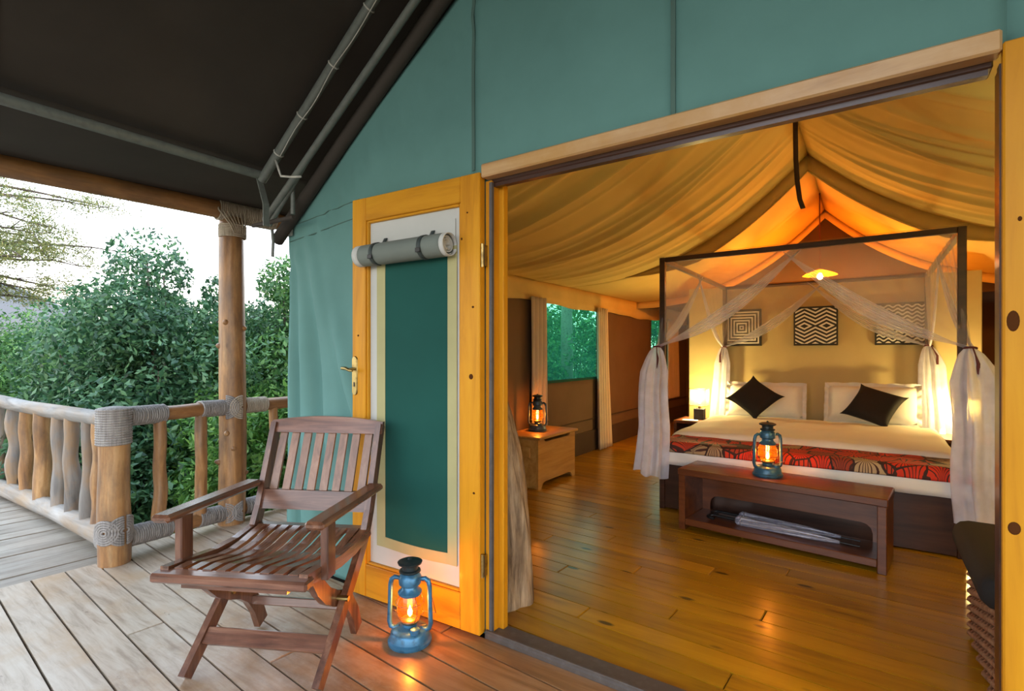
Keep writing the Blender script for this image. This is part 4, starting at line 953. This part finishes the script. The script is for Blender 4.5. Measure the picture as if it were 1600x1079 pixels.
def put(mb, name, mat, label, cat, loc, tilt, roll, rz, group=None):
    m = Matrix.Rotation(rz, 3, 'Z') @ Matrix.Rotation(tilt, 3, 'X') @ Matrix.Rotation(roll, 3, 'Y')
    mb.v = [tuple(m @ Vector(p)) for p in mb.v]
    zm = min(p[2] for p in mb.v); mb.v = [(p[0] + loc[0], p[1] + loc[1], p[2] - zm + loc[2]) for p in mb.v]
    o = mb.build(name, mat, smooth=180, origin=loc); return tag(o, label, cat, group)
PZ = .525
put(pillow_mesh(.35, .165, .085, .035, 0.), 'bed_pillow', 'pillow', 'white bed pillow with flanged edge on the left side of bed', 'pillow', (-.905, 6.06, PZ), R(-18), 0, R(2), 'white bed pillows')
put(pillow_mesh(.35, .175, .085, .035, 0.), 'bed_pillow', 'pillow', 'white bed pillow with flanged edge on the right side of bed', 'pillow', (.02, 6.06, PZ), R(-18), 0, R(-2), 'white bed pillows')
put(pillow_mesh(.20, .20, .06, 0, .14), 'throw_cushion', 'dark', 'charcoal square cushion standing on its corner, on left pillow', 'cushion', (-.97, 5.82, PZ + .02), R(-38), R(40), R(4), 'charcoal cushions')
put(pillow_mesh(.20, .20, .06, 0, .14), 'throw_cushion', 'dark', 'charcoal square cushion slumped against the right pillow', 'cushion', (.04, 5.82, PZ + .02), R(-42), R(22), R(-4), 'charcoal cushions')
# canopy net
net = thing('mosquito_net', 'sheer white mosquito net draped from the canopy and tied at posts', 'mosquito net', ((BX0 + BX1) / 2, BY0, .25))
nx0, nx1, ny0, ny1, nzt = BX0 - .012, BX1 + .012, BY0 - .012, BY1 - .06, CZT - .004
MB().grid(lambda u, v: (nx0 + (nx1 - nx0) * u, ny0 + (ny1 - ny0) * v, CZT + .004 - .05 * math.sin(math.pi * u) * math.sin(math.pi * v) * 0 + .003), 8, 8).build('roof_net', 'netroof', net, smooth=180)
ov = .09
def fan(pt, far, tie, outn, nm='swag_net'):
    """net hung along a canopy rail from pt to far, gathered at the tie point on the post"""
    o_ = Vector(outn)
    def f(u, v):
        top = Vector(lerp(pt, far, u)); ti = Vector(tie)
        p = top.lerp(ti, v); p.z -= .09 * math.sin(math.pi * v) * u; p += o_ * (.010 * math.sin(u * 34) * (1 - .6 * v) + .004)
        return tuple(p)
    MB().grid(f, 70, 20).build(nm, 'net', net, smooth=180)
    def g(u, v):      # gathered selvedge along the sweeping edge
        top = Vector(lerp(pt, far, .97 + .03 * u)); ti = Vector(tie); p = top.lerp(ti, v); p.z -= (.09 + .0 * u) * math.sin(math.pi * v)
        p.z += (u - .5) * (.11 * math.sin(math.pi * min(1, v * 1.10)) + .02); p += o_ * (.007 * math.sin(u * 40) + .012)
        return tuple(p)
    MB().grid(g, 50, 24).build('gathered_edge', 'netm', net, smooth=180)
def bunch(tie, bot, r1, seed, flat=1.0, bulge=(0, 0)):
    W_ = wob(seed)
    def f(u, v):
        c = Vector(lerp(tie, bot, v)); an = 2 * math.pi * u; e = min(1, v * 5) ** .6
        r_ = (.022 + (r1 - .022) * e * (.65 + .35 * v)) * (1 + .22 * math.sin(7 * an + seed) + .1 * math.sin(13 * an + 2 * v))
        return (c.x + r_ * math.cos(an) + bulge[0] * math.sin(math.pi * min(1, v * 1.6)) + .01 * W_(v), c.y + r_ * math.sin(an) * flat + bulge[1], c.z - .05 * (math.cos(an) * .5 + .5) * (v ** 6) + .012 * math.sin(5 * an) * v ** 8)
    MB().grid(f, 90, 30).build('hanging_net', 'netd', net, smooth=180)
    MB().ring(tie, (0, .2, 1), .030, .006, 16, 6).build('tie_cord', 'tassel', net, smooth=180)
TZ = 1.27
FLt, FRt, BLt, BRt = (nx0, ny0, TZ), (nx1, ny0, TZ - .02), (nx0 + .03, ny1, TZ + .02), (nx1 - .03, ny1, TZ + .02)
mx = (nx0 + nx1) / 2; my = (ny0 + ny1) / 2
nx0 += .064; nx1 -= .064; ny0 += .064; nzt = CZT - .02
fan((nx0, ny0, nzt), (mx + ov, ny0, nzt), FLt, (0, -1, 0)); fan((nx1, ny0, nzt), (mx - ov, ny0, nzt), FRt, (0, -1, 0))
fan((nx0, ny1, nzt), (mx + ov, ny1, nzt), BLt, (0, -1, 0)); fan((nx1, ny1, nzt), (mx - ov, ny1, nzt), BRt, (0, -1, 0))
fan((nx0, ny0, nzt), (nx0, my + ov, nzt), FLt, (-1, 0, 0)); fan((nx0, ny1, nzt), (nx0, my - ov, nzt), BLt, (-1, 0, 0))
fan((nx1, ny0, nzt), (nx1, my + ov, nzt), FRt, (1, 0, 0)); fan((nx1, ny1, nzt), (nx1, my - ov, nzt), BRt, (1, 0, 0))
nx0 -= .064; nx1 += .064; ny0 -= .064
bunch(FLt, (nx0 - .055, ny0 - .02, .30), .115, 1, .8, (-.02, 0)); bunch(FRt, (nx1 + .075, ny0 - .02, .24), .135, 2, .8, (.02, 0))
bunch(BLt, (nx0 - .02, ny1, .40), .09, 3, .6); bunch(BRt, (nx1 + .04, ny1 - .02, .40), .11, 4, .6)
for (tx, ty, tz), dx in ((FLt, .02), (FRt, .03), (BLt, -.03), (BRt, .06)):
    MB().tube([(tx + dx * .3, ty - .035, tz), (tx + dx * .6, ty - .05, tz - .04), (tx + dx, ty - .05, tz - .09), (tx + dx, ty - .05, tz - .17)], [.004, .004, .009, .011], 8).build('tassel', 'tassel', net, smooth=60)
# bedside tables and lamps
def bedside(xc, label):
    t = thing('bedside_table', label, 'bedside table', (xc, 5.92, 0), group='bedside tables')
    def p(mb, nm): return mb.build(nm, 'bench', t)
    p(MB().box((xc, 5.92, .475), (.40, .44, .03), bev=.004), 'top')
    for s in (-1, 1): p(MB().box((xc + s * .185, 5.92, .23), (.03, .42, .46), bev=.003), 'side_panel')
    p(MB().box((xc, 5.92, .20), (.34, .42, .02)), 'shelf'); p(MB().box((xc, 6.12, .24), (.34, .016, .44)), 'back_panel')
def table_lamp(xc, y, label):
    t = thing('table_lamp', label, 'lamp', (xc, y, .49), group='lit bedside lamps')
    MB().box((xc, y, .49 + .06), (.105, .105, .12), bev=.005).build('lamp_base', 'dark', t)
    MB().tube([(xc, y, .61), (xc, y, .66)], .016, 10).build('socket', 'brass', t, smooth=40)
    z0, z1, q = .645, .83, .085
    mb = MB()
    for (ax, ay, bx_, by_) in ((-q, -q, q, -q), (q, -q, q, q), (q, q, -q, q), (-q, q, -q, -q)):
        mb.grid(lambda u, v: (xc + ax + (bx_ - ax) * u, y + ay + (by_ - ay) * u, z0 + (z1 - z0) * v), 1, 1)
    mb.grid(lambda u, v: (xc - q + 2 * q * u, y - q + 2 * q * v, z1 - .004), 1, 1)  # closed top, added to hold lamp light off the rear liner
    mb.build('lamp_shade', 'shade', t)
    for zr in (z0, z1): MB().tube([(xc - q, y - q, zr), (xc + q, y - q, zr), (xc + q, y + q, zr), (xc - q, y + q, zr), (xc - q, y - q, zr)], .003, 6).build('shade_rim', 'brass', t)
    MB().lathe([(.010, .665), (.026, .70), (.026, .72), (.012, .745)], 14, (xc, y, 0)).build('bulb', 'bulb', t, smooth=60)
    light('bulb_light', (0, 0, .265), (1, .82, .42), LAMP_W, .03, t)
    MB().tube([(xc + .05, y, .50), (xc + .09, y - .01, .502), (xc + .12, y + .06, .50), (xc + .10, y + .2, .496)], .003, 5).build('lamp_cord', 'blackp', t, smooth=180)
bedside(-1.565, 'reddish bedside table left of the bed with a lit lamp'); bedside(.72, 'reddish bedside table right of the bed behind the hanging net')
table_lamp(-1.545, 5.93, 'lit square shade table lamp left of the bed'); table_lamp(.70, 5.93, 'lit square shade table lamp right of the bed, glowing through the net')
pa = MB().box((-1.60, 5.765, .4925), (.15, .10, .005)).build('note_paper', 'paper', origin=(-1.60, 5.765, .49)); tag(pa, 'small white paper lying in front of the left bedside lamp', 'paper')
# pictures
for nm, xc, lab in (('squares', -1.17, 'black and white picture of nested squares, left of three'), ('zigzag', -.455, 'black and white zigzag diamond picture, middle of three'), ('waves', .253, 'black and white wavy line picture, right of three')):
    o = MB().box((xc, 6.262, 1.508), (.40, .032, .408), bev=.003).build('wall_picture', printmat(nm), origin=(xc, 6.262, 1.508)); tag(o, lab, 'picture', 'pictures above the bed')
# pendant lamp behind the partition
pn = thing('pendant_lamp', 'glowing bare bulb pendant with amber shade above the partition', 'pendant lamp', (XC, 6.63, 2.05))
MB().tube([(XC, 6.60, 2.98), (XC, 6.63, 2.12)], .006, 6).build('cord', 'tassel', pn, smooth=60)
MB().lathe([(.02, .10), (.05, .085), (.14, .05), (.17, .03)], 28, (XC, 6.63, 2.05), caps=False).build('shade', 'amber', pn, smooth=60)
MB().lathe([(.012, .06), (.026, .035), (.032, .015), (.022, -.008), (.006, -.016)], 16, (XC, 6.63, 2.05)).build('bulb', 'bulb', pn, smooth=60)
light('bulb_light', (0, 0, -.06), (1, .30, .025), PEND_W, .03, pn)
# strap from the ridge
st = MB(); sp_ = [(XC, 4.31, 2.975), (XC, 4.32, 2.80), (XC, 4.34, 2.65), (XC + .005, 4.38, 2.50), (XC + .015, 4.45, 2.38), (XC + .03, 4.52, 2.325)]
def stf(u, v):
    q = u * (len(sp_) - 1); i = min(int(q), len(sp_) - 2); p = lerp(sp_[i], sp_[i + 1], q - i); return (p[0] - .016 + .032 * v, p[1] - .012 * v, p[2])
st.grid(stf, 20, 1); o = st.build('ridge_strap', 'brown2', smooth=180, thick=.006, origin=(XC, 4.31, 2.3)); tag(o, 'dark webbing strap hanging from the tent ridge', 'strap')
# wicker armchair just inside on the right
ac = thing('wicker_armchair', 'brown wicker armchair with black cushion, cut off by right door edge', 'armchair', (.72, 2.62, 0))
wm = MB()
for i in range(26):
    z = .02 + .018 * i; 
    wm.tube([(.37 + .012 * math.sin(k * 1.57 + i * 3.14) - (.0 if i < 18 else -.0) , 2.28 + .70 * k / 24, z) for k in range(25)], .010, 6)
for k in range(9): wm.tube([(.385, 2.30 + .08 * k, 0), (.372, 2.30 + .08 * k, .47)], .008, 6)
wm.build('woven_side', 'wicker', ac, smooth=180)
wm2 = MB()
for i in range(20):
    z = .02 + .018 * i; wm2.tube([(.37 + .66 * k / 24, 2.28 + .012 * math.sin(k * 1.57 + i * 3.14), z) for k in range(25)], .010, 6)
wm2.build('woven_front', 'wicker', ac, smooth=180)
MB().box((.70, 2.63, .20), (.62, .66, .38), bev=.02).build('seat_base', 'wicker', ac)
MB().box((.70, 2.62, .44), (.80, .74, .13), bev=.055).build('seat_cushion', 'dark', ac, smooth=60)
MB().box((1.0, 2.64, .72), (.14, .62, .50), Matrix.Rotation(R(12), 3, 'Y'), bev=.06).build('back_cushion', 'dark', ac, smooth=60)
fl_ = thing('added_floor_lamp', 'added unseen brass floor lamp with cream drum shade in the corner inside, right of the door', 'lamp', (1.55, 2.35, 0))  # lamp added out of view to lift the warm light in the room
MB().lathe([(.15, 0), (.15, .015), (.05, .03), (.012, .04)], 28, (1.55, 2.35, 0)).build('base', 'brass', fl_, smooth=40); MB().tube([(1.55, 2.35, .03), (1.55, 2.35, 1.36)], .012, 10).build('pole', 'brass', fl_, smooth=60)
MB().lathe([(.19, 1.28), (.15, 1.56)], 32, (1.55, 2.35, 0), caps=False).build('shade', 'shade', fl_, smooth=60); MB().lathe([(.01, 1.36), (.03, 1.40), (.012, 1.45)], 14, (1.55, 2.35, 0)).build('bulb', 'bulb', fl_, smooth=60)
light('bulb_light', (0, 0, 1.48), (1, .78, .36), ADDED_LAMP_W, .04, fl_)
# dresser and tray at the far right
dr = thing('dresser', 'reddish wooden dresser beyond the partition at far right', 'dresser', (1.40, 8.2, 0))
MB().box((1.40, 8.2, .44), (.78, .42, .84), bev=.006).build('body', 'bench', dr); MB().box((1.40, 8.2, .875), (.84, .46, .03), bev=.004).build('top', 'bench', dr)
for z in (.22, .48, .72):
    q = MB().box((1.40, 7.985, z), (.70, .02, .20), bev=.004).build('drawer', 'bench', dr); MB().lathe([(.008, 0), (.014, .012), (.006, .02)], 10, (1.40, 7.96, z)).build('knob', 'brass', q)
bx2 = thing('storage_box', 'black lidded box standing on the dresser', 'box', (1.22, 8.1, .89)); MB().box((1.22, 8.1, .935), (.30, .22, .09), bev=.01).build('box_body', 'blackp', bx2); MB().box((1.22, 8.1, .985), (.31, .23, .018), bev=.004).build('box_lid', 'dark', bx2)
hat = MB().lathe([(.17, 0), (.18, .008), (.12, .02), (.09, .06), (.07, .085), (.02, .095)], 28, (1.20, 8.08, .995)).build('straw_hat', 'wicker', smooth=60, origin=(1.20, 8.08, .995)); tag(hat, 'round straw hat lying on the black box at far right', 'hat')

# ================================================================== OUTDOORS
def leaf_cloud(centers, radii, count, size, rs, upbias=.25, asp=.42):
    nC = len(centers); idx = rs.integers(0, nC, count)
    c = np.array(centers)[idx]; r = np.array(radii)[idx]
    d = rs.normal(size=(count, 3)); d /= np.linalg.norm(d, axis=1, keepdims=True)
    pos = c + d * r[:, None] * rs.uniform(.55, 1.08, (count, 1)) ** .7
    n = d * .6 + rs.normal(size=(count, 3)) * .55; n[:, 2] += upbias; n /= np.linalg.norm(n, axis=1, keepdims=True)
    t = np.cross(n, rs.normal(size=(count, 3))); t /= np.linalg.norm(t, axis=1, keepdims=True); t[:, 2] -= .15
    b = np.cross(n, t); L = size * rs.uniform(.6, 1.35, (count, 1))
    V = np.empty((count, 4, 3)); V[:, 0] = pos - t * L * .5; V[:, 2] = pos + t * L * .5
    mid = pos + t * L * .02 - n * L * .06
    V[:, 1] = mid + b * L * asp * .55; V[:, 3] = mid - b * L * asp * .55
    V[:, 0] += n * L * .02
    return V.reshape(-1, 3)
def leaf_obj(name, V, mat, parent):
    nq = len(V) // 4; me = bpy.data.meshes.new(name); off = np.array(ORG[parent.name]); V = V - off
    F = np.arange(nq)[:, None] * 4; tri = np.concatenate([F + [0, 1, 2], F + [0, 2, 3]], axis=1).reshape(-1)
    me.vertices.add(len(V)); me.vertices.foreach_set('co', V.astype(np.float32).reshape(-1))
    me.loops.add(len(tri)); me.loops.foreach_set('vertex_index', tri.astype(np.int32))
    me.polygons.add(nq * 2); me.polygons.foreach_set('loop_start', (np.arange(nq * 2) * 3).astype(np.int32))
    me.update(calc_edges=True); me.validate(); me.materials.append(M[mat])
    o = bpy.data.objects.new(name, me); C.objects.link(o); o.parent = parent; o['kind'] = 'stuff'; return o
GZ = -1.25
def bush(label, base, top, rx, ry, mat, count, size, seed, nsub=46, sub=.36, low=-.9, asp=.42, name='shrub', cat='shrub', bark='bark'):
    rs = np.random.default_rng(seed); t = thing(name, label, cat, (base[0], base[1], GZ), group='shrubs beyond the railing' if cat == 'shrub' else None)
    cz = (top + low) / 2; rz = (top - low) / 2; cs = []; rd = []
    for i in range(nsub):
        d = rs.normal(size=3); d /= np.linalg.norm(d); q = rs.uniform(.45, .92)
        cs.append((base[0] + d[0] * rx * q, base[1] + d[1] * ry * q, cz + d[2] * rz * q)); rd.append(sub * rs.uniform(.65, 1.25))
    V = leaf_cloud(cs, rd, count, size, rs, asp=asp); leaf_obj('foliage', V, mat, t)
    mb = MB()
    for i in range(0, nsub, 2):
        c = cs[i]; mb.tube([(base[0] + rs.uniform(-.1, .1), base[1] + rs.uniform(-.1, .1), GZ), ((base[0] + c[0]) / 2 + rs.uniform(-.15, .15), (base[1] + c[1]) / 2, (GZ + c[2]) / 2 + .2), c], [.035, .022, .008], 6)
    mb.build('branches', bark, t, smooth=180); return t
bush('large dark glossy leaved shrub left of the tall post', (-6.75, 2.75), 2.42, 1.45, 1.3, 'leafdark', 64000, .066, 1, 120, .34)
bush('tall green shrub between the tall post and the green canvas', (-6.25, 4.0), 2.35, 1.35, 1.25, 'leafmid', 50000, .068, 2, 100, .36)
bush('pale feathery shrub at left below the acacia', (-9.9, 2.0), 1.95, 1.9, 1.5, 'leafmid', 60000, .075, 3, 100, .48, asp=.3)
bush('low dark shrub behind the corner post', (-6.3, 1.95), 1.05, 1.1, .6, 'leafdark', 18000, .075, 4, 44, .34)
bush('bright green shrub low behind the balusters', (-5.15, 2.7), 1.15, .75, .6, 'leaflight', 14000, .08, 5, 34, .28, asp=.3)
bush('bright green shrub near the tent corner', (-4.95, 3.5), 1.1, .6, .7, 'leaflight', 12000, .08, 6, 30, .28, asp=.3)
bush('dark green shrub behind the walkway railing', (-8.2, 1.95), 1.0, 1.2, .55, 'leafmid', 18000, .075, 7, 44, .34)
bush('deep green shrub hanging over the far walkway railing', (-10.3, 1.75), 1.1, 1.2, .55, 'leafdark', 14000, .08, 8, 40, .36)
bush('dark undergrowth shrub under the end of the railing', (-5.2, 4.6), 1.6, .9, .9, 'leafdark', 14000, .085, 9, 36, .36)
bush('green shrub seen through the mesh window', (-5.6, 8.4), 2.6, 1.2, 1.4, 'leafmid', 16000, .10, 10, 44, .42)
bush('leafy shrub farther along behind the mesh window', (-5.9, 11.2), 2.9, 1.5, 1.8, 'leafmid', 16000, .11, 11, 44, .5)
bush('deep green tall shrub in the distance beyond the railing', (-9.2, 6.0), 2.3, 2.0, 1.8, 'leafdark', 26000, .10, 12, 70, .55)
bush('dark green shrub beyond the large glossy one', (-8.6, 4.0), 1.9, 1.5, 1.3, 'leafmid', 26000, .09, 15, 60, .45)
bush('tall leafy shrub seen through the far mesh window', (-5.8, 16.0), 3.2, 2.0, 2.4, 'leafmid', 14000, .13, 16, 44, .6)
tt = thing('tree_trunk', 'pale slim tree trunk seen through the mesh window', 'tree', (-4.75, 8.55, GZ)); logtube(MB(), (-4.75, 8.55, GZ), (-4.6, 8.6, 3.4), .13, .09, 91, .05, 12, 14, .1).build('trunk', 'barkpale', tt, smooth=60)
# acacia
ac_ = thing('acacia_tree', 'acacia with thin spreading branches and feathery leaves at left', 'tree', (-13.2, .9, GZ))
rs = np.random.default_rng(77); mb = MB(); tips = []
mb.tube([(-13.2, .9, GZ), (-13.0, 1.0, 1.0), (-12.7, 1.1, 2.6), (-12.5, 1.1, 4.2)], [.22, .18, .13, .07], 10)
for i in range(15):
    z0 = 2.1 + 2.0 * (i / 15); p0 = Vector((-12.75 + rs.uniform(-.1, .1), 1.1, z0)); az = rs.uniform(-1.5, 1.6); L = rs.uniform(1.8, 3.3)
    d = Vector((math.sin(az) * .55, math.cos(az) * .95, rs.uniform(-.12, .22))); d.normalize()
    pts = [p0 + d * L * t + Vector((0, 0, .18 * math.sin(t * 3) + rs.uniform(-.04, .04))) for t in np.linspace(0, 1, 7)]
    mb.tube(pts, list(np.linspace(.04, .008, 7)), 6)
    for j in range(1, 7):
        for k in range(2):
            dd = Vector(rs.normal(size=3)); dd.z *= .35; dd += d * .6; dd.normalize(); l2 = rs.uniform(.3, .8); q = [pts[j], pts[j] + dd * l2 * .5 + Vector((0, 0, .03)), pts[j] + dd * l2]
            mb.tube(q, [.010, .006, .003], 5); tips += [q[1], q[2]]
mb.build('branches', 'bark', ac_, smooth=180)
leaf_obj('foliage', leaf_cloud([tuple(t) for t in tips], [rs.uniform(.12, .26) for _ in tips], 42000, .042, rs, asp=.35), 'leafacacia', ac_)
bush('dense dark tree crown at the far left edge', (-12.4, 1.3), 2.75, 1.1, .9, 'leafdark', 15000, .085, 14, 36, .40, 1.2, name='leafy_tree', cat='tree')
gr = MB().grid(lambda u, v: (-90 + 140 * u, -60 + 130 * v, GZ - .6 * max(0, (.35 - u)) * 10 + .15 * math.sin(u * 40) * math.sin(v * 37)), 60, 60).build('ground', 'ground', smooth=180); tag(gr, 'leaf littered ground falling away below the deck', 'ground', kind='structure')
hl = MB().grid(lambda u, v: (-150 - 10 * v, -20 + 120 * u, -14 + (19 + 11 * math.exp(-((u - .38) / .22) ** 2) + 1.2 * math.sin(u * 19)) * (1 - (1 - v) ** 2)), 60, 10).build('far_hill', 'hill', smooth=180, thick=.5); tag(hl, 'hill on the horizon between shrubs, pale blue haze painted into its colour', 'hill', kind='structure')
